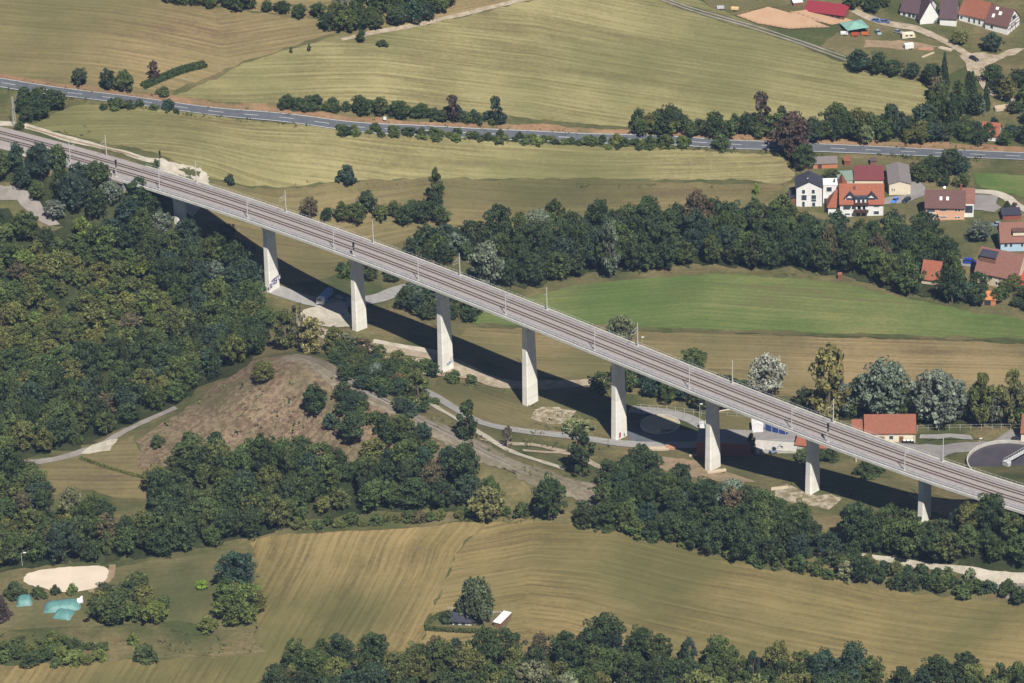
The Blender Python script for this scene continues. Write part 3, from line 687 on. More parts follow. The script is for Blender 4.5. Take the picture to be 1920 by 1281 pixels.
near_m = [(144,'farthest left, before the gravel way'),(312,'just past the viaduct end in the wood'),(478,'above the second pier'),(640,'above the third pier'),(799,'above the fourth pier'),(963,'above the fifth pier'),(1130,'above the sixth pier'),(1307,'above the seventh pier'),(1498,'above the eighth pier'),(1708,'above the ninth pier, before the works yard')]
for x, d in near_m: mast(x + 6, 1, 9.4, 'pale near-side overhead mast, ' + d)
# signals
M_sigred = simple('signal face', (.02,.02,.03), (.03,.03,.04), 1, .5)
def signal(px, off, z0, hh, label, cage=False):
    s = s_of_px(px); p, t, nn = axis_s(s); e = empty('railway_signal', (p[0]+nn[0]*off, p[1]+nn[1]*off, p[2] + z0), math.atan2(t[1], t[0]), label, 'signal', 'railway signals')
    m = MB(); m.cyl((0,0,0), (0,0,hh), .14, .1, 8); m.build('post', M_pale, e)
    m = MB(); m.box(-.08,.3,-.38,.38,hh-1.3,hh+.5); m.build('signal_head', M_sigred, e)
    m = MB(); m.box(-.08,.25,-.25,.25,hh-2.6,hh-1.8); m.build('distant_head', M_sigred, e)
    m = MB()
    for a in (-.28, .28): m.cyl((-.35,a,0), (-.35,a,hh-1.6), .04, .04, 5)
    q = .4
    while q < hh - 1.6: m.cyl((-.35,-.28,q), (-.35,.28,q), .03, .03, 4); q += .5
    m.build('ladder', M_steel, e)
    m = MB(); m.box(-.5,.5,-.5,.5,0,.6); m.build('foot', M_cap, e)
signal(238, 6.4, -.7, 7.2, 'black railway signal with pale ladder on near side, left of the viaduct')
signal(278, -7.6, -.7, 8.0, 'black headed railway signal beside the small bush at the white gravel way')
signal(1571, 6.0, -.62, 7.2, 'black railway signal with caged ladder between eighth and ninth pier')
signal(683, 6.0, -.62, 5.4, 'short dark headed signal above the third pier')
# lattice mast at the far left
g = gnd(28, 238)
e = empty('lattice_mast', g, .4, 'slim pale lattice mast standing at the left edge beside the tracks', 'mast')
m = MB(); hh = 13.0
for k in range(4):
    a = math.pi/4 + k*math.pi/2
    m.cyl((.8*math.cos(a), .8*math.sin(a), 0), (.25*math.cos(a), .25*math.sin(a), hh), .07, .05, 5)
m.build('legs', M_pale, e)
m = MB(); nst = 12
for q in range(nst):
    z0, z1 = hh*q/nst, hh*(q+1)/nst; r0, r1 = .8-.55*q/nst, .8-.55*(q+1)/nst
    for k in range(4):
        a, b = math.pi/4 + k*math.pi/2, math.pi/4 + (k+1)*math.pi/2
        m.cyl((r0*math.cos(a), r0*math.sin(a), z0), (r1*math.cos(b), r1*math.sin(b), z1), .04, .04, 4)
m.build('bracing', M_pale, e)
# ------------------------------------------------------------ trees
R = random.Random(11)
def leafmat():
    m, t, b = newmat('leaves'); L = t.links.new
    oi = t.nodes.new('ShaderNodeObjectInfo'); at = t.nodes.new('ShaderNodeAttribute'); at.attribute_name = 'tint'
    tc = t.nodes.new('ShaderNodeTexCoord')
    n = t.nodes.new('ShaderNodeTexNoise'); n.inputs['Scale'].default_value = 1.9; n.inputs['Detail'].default_value = 4
    L(tc.outputs['Object'], n.inputs['Vector'])
    hs = t.nodes.new('ShaderNodeHueSaturation')
    mr = t.nodes.new('ShaderNodeMapRange'); mr.inputs[1].default_value = .3; mr.inputs[2].default_value = .7; mr.inputs[3].default_value = .62; mr.inputs[4].default_value = 1.4
    L(n.outputs[0], mr.inputs[0])
    mul = t.nodes.new('ShaderNodeMath'); mul.operation = 'MULTIPLY'; L(mr.outputs[0], mul.inputs[0]); L(at.outputs['Fac'], mul.inputs[1])
    L(oi.outputs['Color'], hs.inputs['Color']); L(mul.outputs[0], hs.inputs['Value'])
    L(hs.outputs[0], b.inputs['Base Color']); b.inputs['Roughness'].default_value = .75; b.inputs['Specular IOR Level'].default_value = .18
    return m
M_leaf = leafmat()
M_bark = simple('bark', (.16,.13,.10), (.09,.07,.055), 3, .95)
M_barkp = simple('pale bark', (.42,.38,.32), (.28,.25,.21), 3, .95)
def leaves(seed, kind):
    """(n,4,3) leaf-clump quads in a unit crown (radius 1, height 2, base at z=0) and a tint per quad"""
    g = np.random.default_rng(seed); C_, Rr, T = [], [], []
    def put(c, r, t=1.0): C_.append(c); Rr.append(r); T.append(t)
    if kind == 'round':
        nc = 74
        lob = g.uniform(0, 2*np.pi, 3)
        for i in range(nc):
            z = g.uniform(-.85, 1); a = g.uniform(0, 2*np.pi); rr = math.sqrt(max(0, 1 - abs(z) ** 2.0)) * (1 + .14*math.sin(2*a+lob[0]) + .12*math.sin(3*a+lob[1]) + .08*math.sin(5*a+lob[2]*z)); q = g.uniform(.4, .95)
            put((math.cos(a)*rr*q, math.sin(a)*rr*q, 1.0 + z*.86*g.uniform(.7, 1.08)), g.uniform(.12, .29), g.uniform(.62, 1.3))
        per, ls = 58, .06
    elif kind == 'bush':
        for i in range(26):
            z = g.uniform(-.2, 1); a = g.uniform(0, 2*np.pi); rr = math.sqrt(max(0, 1 - abs(z) ** 2)); q = g.uniform(.3, .85)
            put((math.cos(a)*rr*q, math.sin(a)*rr*q, .35 + z*1.3*g.uniform(.7, 1.05)), g.uniform(.22, .38), g.uniform(.75, 1.2))
        per, ls = 60, .10
    elif kind == 'conifer':
        for i in range(60):
            h = (i / 60) ** 1.15; r = (1 - h) * g.uniform(.55, .95) + .03; a = i * 2.399 + g.uniform(-.3, .3)
            put((math.cos(a)*r, math.sin(a)*r, h*2.0), .11 + .17*(1-h), g.uniform(.7, 1.15))
            if h < .75: put((math.cos(a)*r*.4, math.sin(a)*r*.4, h*2.0+.05), .2, .8)
        per, ls = 34, .075
    elif kind == 'tall':
        for i in range(50):
            h = g.uniform(.05, 1); w_ = .85 * math.sin(math.pi * min(1, h*.75 + .18)) ; a = g.uniform(0, 2*np.pi); r = w_ * g.uniform(.3, .9)
            put((math.cos(a)*r, math.sin(a)*r, h*2.0), g.uniform(.13, .27), g.uniform(.7, 1.25))
        per, ls = 50, .07
    elif kind == 'sparse':
        for i in range(40):
            h = g.uniform(.02, 1); w_ = .95 * math.sin(math.pi * min(1, h*.7 + .22)); a = g.uniform(0, 2*np.pi); r = w_ * g.uniform(.35, 1)
            put((math.cos(a)*r, math.sin(a)*r, h*2.0), g.uniform(.10, .22), g.uniform(.7, 1.3))
        per, ls = 30, .06
    elif kind == 'willow':
        for i in range(130):
            a = g.uniform(0, 2*np.pi); top = g.uniform(.75, 1.95); r = g.uniform(.0, 1) ** .6 * .95 * math.sqrt(max(.04, 1 - (top/2.05) ** 3)); k = g.integers(2, 6)
            for j in range(k): put((math.cos(a)*r*(1+.04*j), math.sin(a)*r*(1+.04*j), max(.35, top - .15*j)), .13, g.uniform(.7, 1.2))
        per, ls = 16, .055
    Q, TT = [], []
    for c, r, t in zip(C_, Rr, T):
        d = g.normal(size=(per, 3)); d[:, 2] = d[:, 2]*.9 + .25; d /= np.linalg.norm(d, axis=1)[:, None]
        p = np.array(c) + d * r * g.uniform(.62, 1.08, (per, 1)) * np.array([1, 1, .85])
        nrm = d + g.normal(0, .75, (per, 3)) + np.array([0, 0, .25]); nrm /= np.linalg.norm(nrm, axis=1)[:, None]
        u = np.cross(nrm, g.normal(size=(per, 3))); u /= np.linalg.norm(u, axis=1)[:, None]; v = np.cross(nrm, u)
        sz = ls * g.uniform(.6, 1.35, (per, 1)); u = u * sz; v = v * sz * g.uniform(.5, .95, (per, 1))
        Q.append(np.stack([p-u-v*.4, p+u*.3-v, p+u+v*.4, p-u*.3+v], 1)); TT.append(np.full(per, t) * g.uniform(.75, 1.25, per))
    return np.concatenate(Q), np.concatenate(TT)
def leafmesh(name, Q, T):
    me = bpy.data.meshes.new(name); n = len(Q)
    me.vertices.add(n*4); me.vertices.foreach_set('co', Q.astype(np.float32).ravel())
    me.loops.add(n*4); me.loops.foreach_set('vertex_index', np.arange(n*4, dtype=np.int32))
    me.polygons.add(n); me.polygons.foreach_set('loop_start', (np.arange(n)*4).astype(np.int32)); me.polygons.foreach_set('loop_total', np.full(n, 4, np.int32))
    me.update(calc_edges=True); me.materials.append(M_leaf)
    at = me.attributes.new('tint', 'FLOAT', 'FACE'); at.data.foreach_set('value', T.astype(np.float32))
    return me
def trunkmesh(kind, seed, pale=False):
    g = random.Random(seed); m = MB(); top = {'conifer': 1.8, 'tall': 1.6, 'sparse': 1.75, 'willow': 1.4}.get(kind, 1.3)
    if kind == 'bush': m.cyl((0,0,-.3), (0,0,.6), .06, .04, 6); k = 4
    else:
        m.cyl((0,0,-.55), (0,0,top*.55), .09, .06, 7); m.cyl((0,0,top*.55), (.03,.02,top), .06, .02, 6); k = 9 if kind == 'sparse' else 6
    for i in range(k):
        a = i*2.4 + g.random(); z = top*(.25 + .6*i/k); l = (.75 if kind != 'conifer' else .45) * (1.1 - .5*i/k)
        m.cyl((0,0,z), (math.cos(a)*l, math.sin(a)*l, z + l*.55), .035, .012, 5)
    me = bpy.data.meshes.new('trunk_' + kind); me.from_pydata(m.v, [], m.f); me.update(); me.materials.append(M_barkp if pale else M_bark)
    return me
KINDS = {'round': ('broadleaf_tree', 'tree', 6), 'bush': ('shrub', 'shrub', 5), 'conifer': ('conifer_tree', 'conifer', 3), 'tall': ('slender_tree', 'tree', 3), 'sparse': ('poplar_tree', 'tree', 3), 'willow': ('willow_tree', 'tree', 2)}
LQ = {}; PROTO = {}
for kd, (nm, ct, nv) in KINDS.items():
    for v in range(nv):
        Q, T = leaves(100 + v*7 + len(kd), kd); LQ[kd, v] = (Q, T)
        PROTO[kd, v] = (leafmesh('crown_' + kd, Q, T), trunkmesh(kd, v, kd in ('sparse',)))
# foliage base colours (linear)
TONE = {'birch': (.085,.110,.060), 'dark': (.045,.066,.026), 'mid': (.070,.095,.031), 'olive': (.112,.120,.037), 'light': (.115,.145,.038), 'bright': (.16,.22,.03), 'grey': (.13,.155,.115),
        'blue': (.040,.066,.040), 'brown': (.115,.095,.050), 'yellow': (.155,.15,.055), 'silver': (.27,.29,.25), 'purple': (.075,.055,.045), 'pale': (.155,.17,.085)}
WORD = {'birch': 'grey-green', 'dark': 'dark green', 'mid': 'mid green', 'olive': 'olive green', 'light': 'light green', 'bright': 'bright yellow-green', 'grey': 'grey-green', 'blue': 'blue-green', 'brown': 'brownish', 'yellow': 'yellowish green', 'silver': 'silvery', 'purple': 'dull brown-purple', 'pale': 'pale green'}
def jcol(tone, g=R, amt=.16):
    c = TONE[tone]; k = 1 + g.uniform(-amt, amt); return (c[0]*k*(1+g.uniform(-.09,.09)), c[1]*k, c[2]*k*(1+g.uniform(-.1,.1)), 1)
TREES = []     # dicts to be built
def tree(px, py, h, r, kind='round', tone='dark', label=None, group=None, trunk=.12, xyz=None):
    g = np.array(xyz) if xyz is not None else gnd(px, py)
    TREES.append(dict(p=g, h=h, r=r, kind=kind, tone=tone, label=label, group=group, trunk=trunk))
def build_tree(T):
    nm, ct, nv = KINDS[T['kind']]; v = R.randrange(nv); cm, tm = PROTO[T['kind'], v]
    h, r = T['h'], T['r']; tr = h * T['trunk']
    e = empty(nm, T['p'] - np.array([0, 0, .15]), R.uniform(0, 6.28), T['label'], ct, T['group'])
    sz = (h - tr) / 2.0; sc = (r * R.uniform(.92, 1.1), r * R.uniform(.92, 1.1), sz)
    c = bpy.data.objects.new('crown' if T['kind'] != 'bush' else 'foliage', cm); c.location = (0, 0, tr); c.scale = sc; c.color = jcol(T['tone']); link(c, e)
    t = bpy.data.objects.new('trunk', tm); t.location = (0, 0, tr); t.scale = sc; link(t, e)
    return e
def poisson(pix, spacing, n_try=30000, seed=1, avoid=[]):
    g = np.random.default_rng(seed); W = np.array(wpoly(pix)); lo, hi = W.min(0), W.max(0)
    c = g.uniform(lo, hi, (n_try, 2)); c = c[inpoly(c[:, 0], c[:, 1], W)]; out = []
    cell = {}
    for p in c:
        k = (int(p[0]//spacing), int(p[1]//spacing)); ok = True
        for dx in (-1, 0, 1):
            for dy in (-1, 0, 1):
                for q in cell.get((k[0]+dx, k[1]+dy), ()):
                    if (q[0]-p[0])**2 + (q[1]-p[1])**2 < spacing*spacing: ok = False
        if ok:
            a, b = proj((p[0], p[1], tz(p[0], p[1])))
            if any(inpoly(np.array([a]), np.array([b]), av)[0] for av in avoid): continue
            cell.setdefault(k, []).append(p); out.append(p)
    return out
ORD = ['first','second','third','fourth','fifth','sixth','seventh','eighth','ninth','tenth','eleventh','twelfth','thirteenth','fourteenth','fifteenth','sixteenth','seventeenth','eighteenth','nineteenth','twentieth']
def ordw(k): return ORD[k] if k < 20 else ('twenty-' + ORD[k-20] if k < 29 else ('thirtieth' if k == 29 else ('thirty-' + ORD[k-30] if k < 39 else 'fortieth')))
def belt(pix, spacing, hr, rr, mixk, where, seed, kindmix=(('round', 1),), avoid=[], cap_w=1.0, rows=1):
    ps = poisson(pix, spacing, seed=seed, avoid=avoid); g = random.Random(seed); items = []
    for p in ps:
        tone = g.choices([a for a, _ in mixk], [b for _, b in mixk])[0]; kd = g.choices([a for a, _ in kindmix], [b for _, b in kindmix])[0]
        q_ = g.choice((.78, .9, 1, 1, 1.05, 1.22)); h = g.uniform(*hr) * q_; r = g.uniform(*rr) * q_
        if kd in ('tall', 'sparse'): r *= .75
        if kd == 'conifer': r *= .6; h *= 1.08
        items.append((p, h, r, tone, kd))
    for p, h, r, tone, kd in items:
        z = tz(p[0], p[1]); lab = dict(where=where)
        tree(0, 0, h, r, kd, tone, None, None, .08 if kd != 'bush' else .0, xyz=(p[0], p[1], z)); TREES[-1]['where'] = where; TREES[-1]['rows'] = rows
DK = (('dark', 6), ('mid', 3), ('blue', 1.4), ('grey', .25), ('brown', .15))
OL = (('olive', 4), ('mid', 4), ('light', 1), ('dark', 2), ('brown', 1))
MX = (('dark', 5), ('mid', 4.5), ('olive', 1.6), ('blue', 1), ('brown', .22), ('pale', .15))
# left hillside
clear = [[(-30,338),(30,347),(62,374),(102,407),(122,470),(90,465),(50,440),(10,420),(-30,410)], [(375,640),(440,640),(440,655),(375,655)]]
belt([(-25,315),(60,312),(120,322),(215,355),(262,380),(330,440),(395,462),(440,496),(468,540),(470,590),(420,600),(330,560),(240,480),(160,420),(110,400),(100,470),(-25,470)], 6.6, (9, 13.5), (3.9, 5.6), (('dark', 5), ('blue', 3), ('mid', 3), ('grey', 1.2)), 'on the wooded slope below the left viaduct end', 3, avoid=clear, rows=4)
belt([(-30,470),(100,470),(160,425),(240,485),(330,565),(300,640),(120,690),(-30,700)], 5.0, (5, 9), (3.4, 4.8), (('olive', 6), ('mid', 4), ('light', 1), ('brown', .4)), 'in the olive thicket at the left edge', 4, kindmix=(('round', 4), ('bush', 2)), rows=5)
belt([(-30,705),(120,690),(300,640),(335,565),(420,605),(472,600),(492,640),(505,655),(455,680),(385,722),(330,756),(262,786),(160,835),(60,858),(-30,868)], 6.6, (8, 13), (3.8, 5.5), MX, 'in the wood between thicket and brown mound', 5, kindmix=(('round', 6), ('tall', 1), ('conifer', .5)), rows=4)
# lower left and centre wood
w1 = [(285,945),(305,888),(380,862),(450,872),(560,885),(700,868),(790,872),(860,890),(905,925),(925,960),(800,955),(640,962),(545,985),(515,1000),(420,1022),(330,1040),(200,1050),(60,1062),(-30,1075),(-30,905),(20,885),(62,910),(92,970),(190,970),(225,1000),(265,995)]
belt(w1, 6.3, (8.5, 13.5), (3.9, 5.6), MX, 'in the wood below the brown mound', 6, kindmix=(('round', 7), ('tall', .8)), avoid=[[(225,970),(280,960),(285,985),(228,992)]], rows=4)
# right lower wood
belt([(1150,915),(1195,885),(1290,925),(1420,965),(1450,965),(1530,1000),(1562,1050),(1480,1068),(1340,1036),(1210,1010),(1095,985),(1120,955)], 6.4, (8, 12.5), (3.8, 5.3), DK, 'in the wood right of disused track bed', 8, rows=3)
belt([(1590,1000),(1700,1012),(1728,1014),(1750,1010),(1940,1018),(1940,1072),(1840,1060),(1700,1048),(1600,1030)], 5.6, (10, 14.5), (3.8, 5.4), MX, 'in the wood at the ninth pier foot', 9, rows=3)
belt([(1555,1052),(1640,1066),(1760,1085),(1850,1098),(1885,1118),(1850,1126),(1700,1104),(1570,1084)], 3.6, (5, 8), (2.6, 3.8), MX, 'in the scrub between gravel track and front field', 10, kindmix=(('bush', 3), ('round', 1)), rows=2)
# front belt
belt([(500,1286),(560,1244),(640,1230),(720,1242),(800,1240),(900,1240),(1000,1232),(1080,1226),(1200,1218),(1320,1240),(1420,1262),(1520,1268),(1640,1282),(1760,1274),(1960,1282),(1960,1370),(480,1370)], 6.3, (9, 13.5), (3.9, 5.6), MX, 'in the belt along the bottom edge', 11, kindmix=(('round', 7), ('tall', 1)), rows=3)
# centre belt behind the viaduct
belt([(905,485),(960,448),(1060,432),(1130,432),(1200,434),(1290,430),(1380,432),(1460,440),(1560,450),(1640,450),(1740,458),(1772,500),(1800,545),(1790,572),(1700,556),(1650,530),(1560,516),(1460,508),(1340,502),(1200,510),(1100,516),(1010,540),(950,545),(960,510)], 6.3, (11, 16.5), (4.0, 5.8), DK, 'in the long tree belt behind the green meadow', 12, avoid=[[(1708,520),(1782,520),(1785,585),(1708,585)]], rows=4)
belt([(760,470),(830,455),(900,465),(905,500),(850,500),(780,490)], 6, (7, 10), (3.4, 4.8), DK, 'in the thicket behind viaduct near third pier', 13, rows=2)
belt([(560,405),(625,402),(700,398),(790,392),(838,392),(832,422),(780,428),(700,416),(640,428),(600,420)], 5.6, (7, 10.5), (3.3, 4.5), MX, 'in the small field wood behind the viaduct', 14, rows=2)
# back road belts
belt([(1195,241),(1300,244),(1450,248),(1600,254),(1700,250),(1730,246),(1760,270),(1600,270),(1400,262),(1200,256)], 4.4, (7, 11.5), (3.0, 4.6), MX, 'in the belt behind the back road', 15, rows=2)
belt([(520,204),(600,208),(700,214),(800,222),(900,232),(940,238),(940,230),(860,214),(700,204),(560,196)], 3.4, (3.5, 6), (2.4, 3.4), DK, 'in the hedge between big field and road', 16, kindmix=(('bush', 3), ('round', 1)), rows=1)
belt([(614,60),(700,66),(790,46),(842,28),(842,12),(700,5),(640,20)], 6.2, (8, 12), (3.8, 5.2), DK, 'in the copse at the top edge', 17, rows=2)
belt([(310,6),(400,18),(500,28),(606,40),(606,30),(500,16),(400,6)], 5, (5, 8), (2.8, 4.0), DK, 'in the tree row running to the top copse', 18, rows=1)
belt([(30,192),(60,190),(120,200),(130,210),(80,225),(50,232),(35,215)], 5, (6, 9), (3.2, 4.4), DK, 'in the thicket behind the lattice mast', 19, rows=1)
belt([(1600,140),(1660,140),(1740,150),(1760,160),(1700,150),(1600,132)], 5.6, (7, 11), (3.4, 4.6), DK, 'in the group between big field and farm', 20, rows=1)
belt([(1745,165),(1830,172),(1850,210),(1800,228),(1745,240),(1740,200)], 6, (10, 14), (3.4, 4.8), DK, 'in the tall group beside the farm lane', 21, kindmix=(('round', 2), ('conifer', 1), ('tall', 1)), rows=2)
belt([(1700,262),(1760,262),(1840,272),(1930,280),(1930,262),(1870,250),(1770,235),(1720,245)], 5.5, (5, 9), (3, 4.4), MX, 'in the gardens behind the back road', 22, rows=2)
belt([(1855,150),(1935,150),(1935,245),(1905,240),(1895,195),(1860,175)], 7, (6, 10), (3.2, 4.6), MX, 'on the slope below farm, right edge', 23, rows=2)
belt([(1715,328),(1760,318),(1812,330),(1815,352),(1765,352),(1725,345)], 5.4, (6, 9), (3.2, 4.4), DK, 'behind the pink house', 24, rows=2)
belt([(1595,22),(1655,24),(1660,10),(1640,-10),(1590,0)], 5.5, (6, 9), (3.2, 4.4), DK, 'beside the long stable roof', 25, rows=1)
# works / riverside belt behind the viaduct on the right
belt([(1105,752),(1150,735),(1215,748),(1300,770),(1400,780),(1400,768),(1340,745),(1290,725),(1180,720),(1120,735)], 6, (9, 13), (3.8, 5.2), DK, 'behind the sixth and seventh pier', 26, rows=2)
belt([(1500,790),(1590,785),(1700,792),(1850,798),(1960,800),(1960,775),(1800,768),(1650,762),(1560,765)], 5.4, (9, 14), (3.8, 5.3), (('dark', 4), ('grey', 3), ('mid', 3), ('blue', 1)), 'in the riverside belt behind the works yard', 27, rows=3)
belt([(1730,558),(1790,560),(1838,575),(1838,545),(1760,530),(1735,540)], 5, (6, 9), (3.0, 4.2), DK, 'in the garden left of the old farmhouse', 28, avoid=[[(1708,520),(1766,520),(1762,565),(1708,565)]], rows=1)
belt([(1870,570),(1935,585),(1935,560),(1905,545),(1870,560)], 5, (5, 7), (2.8, 3.6), MX, 'in the garden in front of old farmhouse', 29, rows=1)
belt([(760,590),(800,600),(880,605),(890,590),(870,560),(800,540),(765,560)], 5.6, (6, 9.5), (3.2, 4.5), DK, 'behind the fourth pier', 30, rows=2)
belt([(640,700),(690,715),(760,735),(800,770),(806,780),(750,765),(690,735),(640,712)], 4.4, (4.5, 7), (2.6, 3.8), DK, 'in the scrub along disused track bed', 31, rows=2)
belt([(630,655),(690,665),(770,690),(815,702),(815,712),(740,702),(660,690),(620,675)], 4.4, (4, 6.5), (2.6, 3.6), MX, 'in the scrub left of the fourth pier', 32, rows=1)
belt([(548,998),(640,992),(760,980),(870,975),(990,968),(985,962),(860,968),(740,974),(620,984),(548,990)], 3.6, (3.5, 5), (1.9, 2.6), (('olive', 3), ('mid', 3), ('light', 1), ('brown', 1)), 'in the hedge line above the front field', 33, kindmix=(('bush', 1),), rows=1)
belt([(1090,988),(1130,992),(1210,1008),(1210,1000),(1140,975),(1100,978)], 3.8, (4, 6), (2.2, 3.2), MX, 'at the tip of the right lower wood', 34, kindmix=(('bush', 1),), rows=1)
belt([(190,205),(260,206),(340,215),(345,208),(270,198),(200,196)], 4.2, (3, 5), (2, 3), DK, 'in the bushes before the back road, left', 35, kindmix=(('bush', 1),), rows=1)
belt([(640,252),(760,258),(900,268),(1100,276),(1200,280),(1290,280),(1290,270),(1100,264),(900,256),(700,246)], 3.6, (1.8, 3.6), (1.8, 3.0), (('mid', 3), ('light', 2), ('dark', 2)), 'in the bushes along the near roadside', 36, kindmix=(('bush', 1),), rows=1)
belt([(0,1240),(60,1250),(180,1250),(195,1235),(190,1215),(100,1205),(0,1210)], 4.6, (4, 6), (2.6, 3.6), (('light', 3), ('mid', 3), ('olive', 2)), 'in the thicket, lower left corner', 37, kindmix=(('bush', 1), ('round', 1)), rows=2)
belt([(165,1160),(190,1168),(230,1172),(300,1165),(310,1150),(280,1120),(220,1110),(180,1130)], 5, (5, 8), (3, 4.2), (('mid', 3), ('olive', 2), ('dark', 2)), 'beside the turquoise covers', 38, rows=2)
belt([(410,1170),(455,1180),(482,1175),(480,1120),(430,1110)], 5, (6, 8.5), (3, 4.2), (('light', 3), ('olive', 3)), 'in the light clump at the field corner', 39, rows=2)
belt([(640,246),(800,256),(960,264),(1180,272),(1290,276),(1290,268),(960,256),(800,248),(640,240)], 5.2, (2.5, 5), (2.0, 3.2), (('mid', 3), ('light', 1), ('dark', 3)), 'in the roadside scrub before the back road', 40, kindmix=(('bush', 1),), rows=1)
belt([(700,795),(760,805),(830,850),(880,870),(860,885),(780,850),(700,830)], 5, (6, 9.5), (3.2, 4.4), MX, 'on the right flank of the brown mound', 41, rows=2)
belt([(640,745),(690,770),(680,800),(640,780)], 5, (5, 8), (3, 4), DK, 'on the mound top beside the track bed', 42, rows=1)
belt([(630,500),(700,505),(745,515),(740,535),(690,530),(640,520)], 4.8, (4, 6.5), (2.4, 3.6), MX, 'in the scrub behind the third pier', 43, kindmix=(('bush', 2), ('round', 1)), rows=1)
belt([(640,672),(700,690),(770,712),(800,735),(760,735),(690,712),(640,692)], 4.6, (4.5, 7.5), (2.6, 3.8), DK, 'in the scrub between lane and track bed', 44, rows=2)
belt([(1100,992),(1210,1010),(1340,1038),(1440,1066),(1560,1084),(1560,1074),(1440,1056),(1340,1028),(1210,1000),(1110,982)], 3.8, (4, 7), (2.4, 3.6), (('mid', 4), ('light', 1.5), ('olive', 2)), 'along the front edge of right lower wood', 45, kindmix=(('bush', 1),), rows=1)
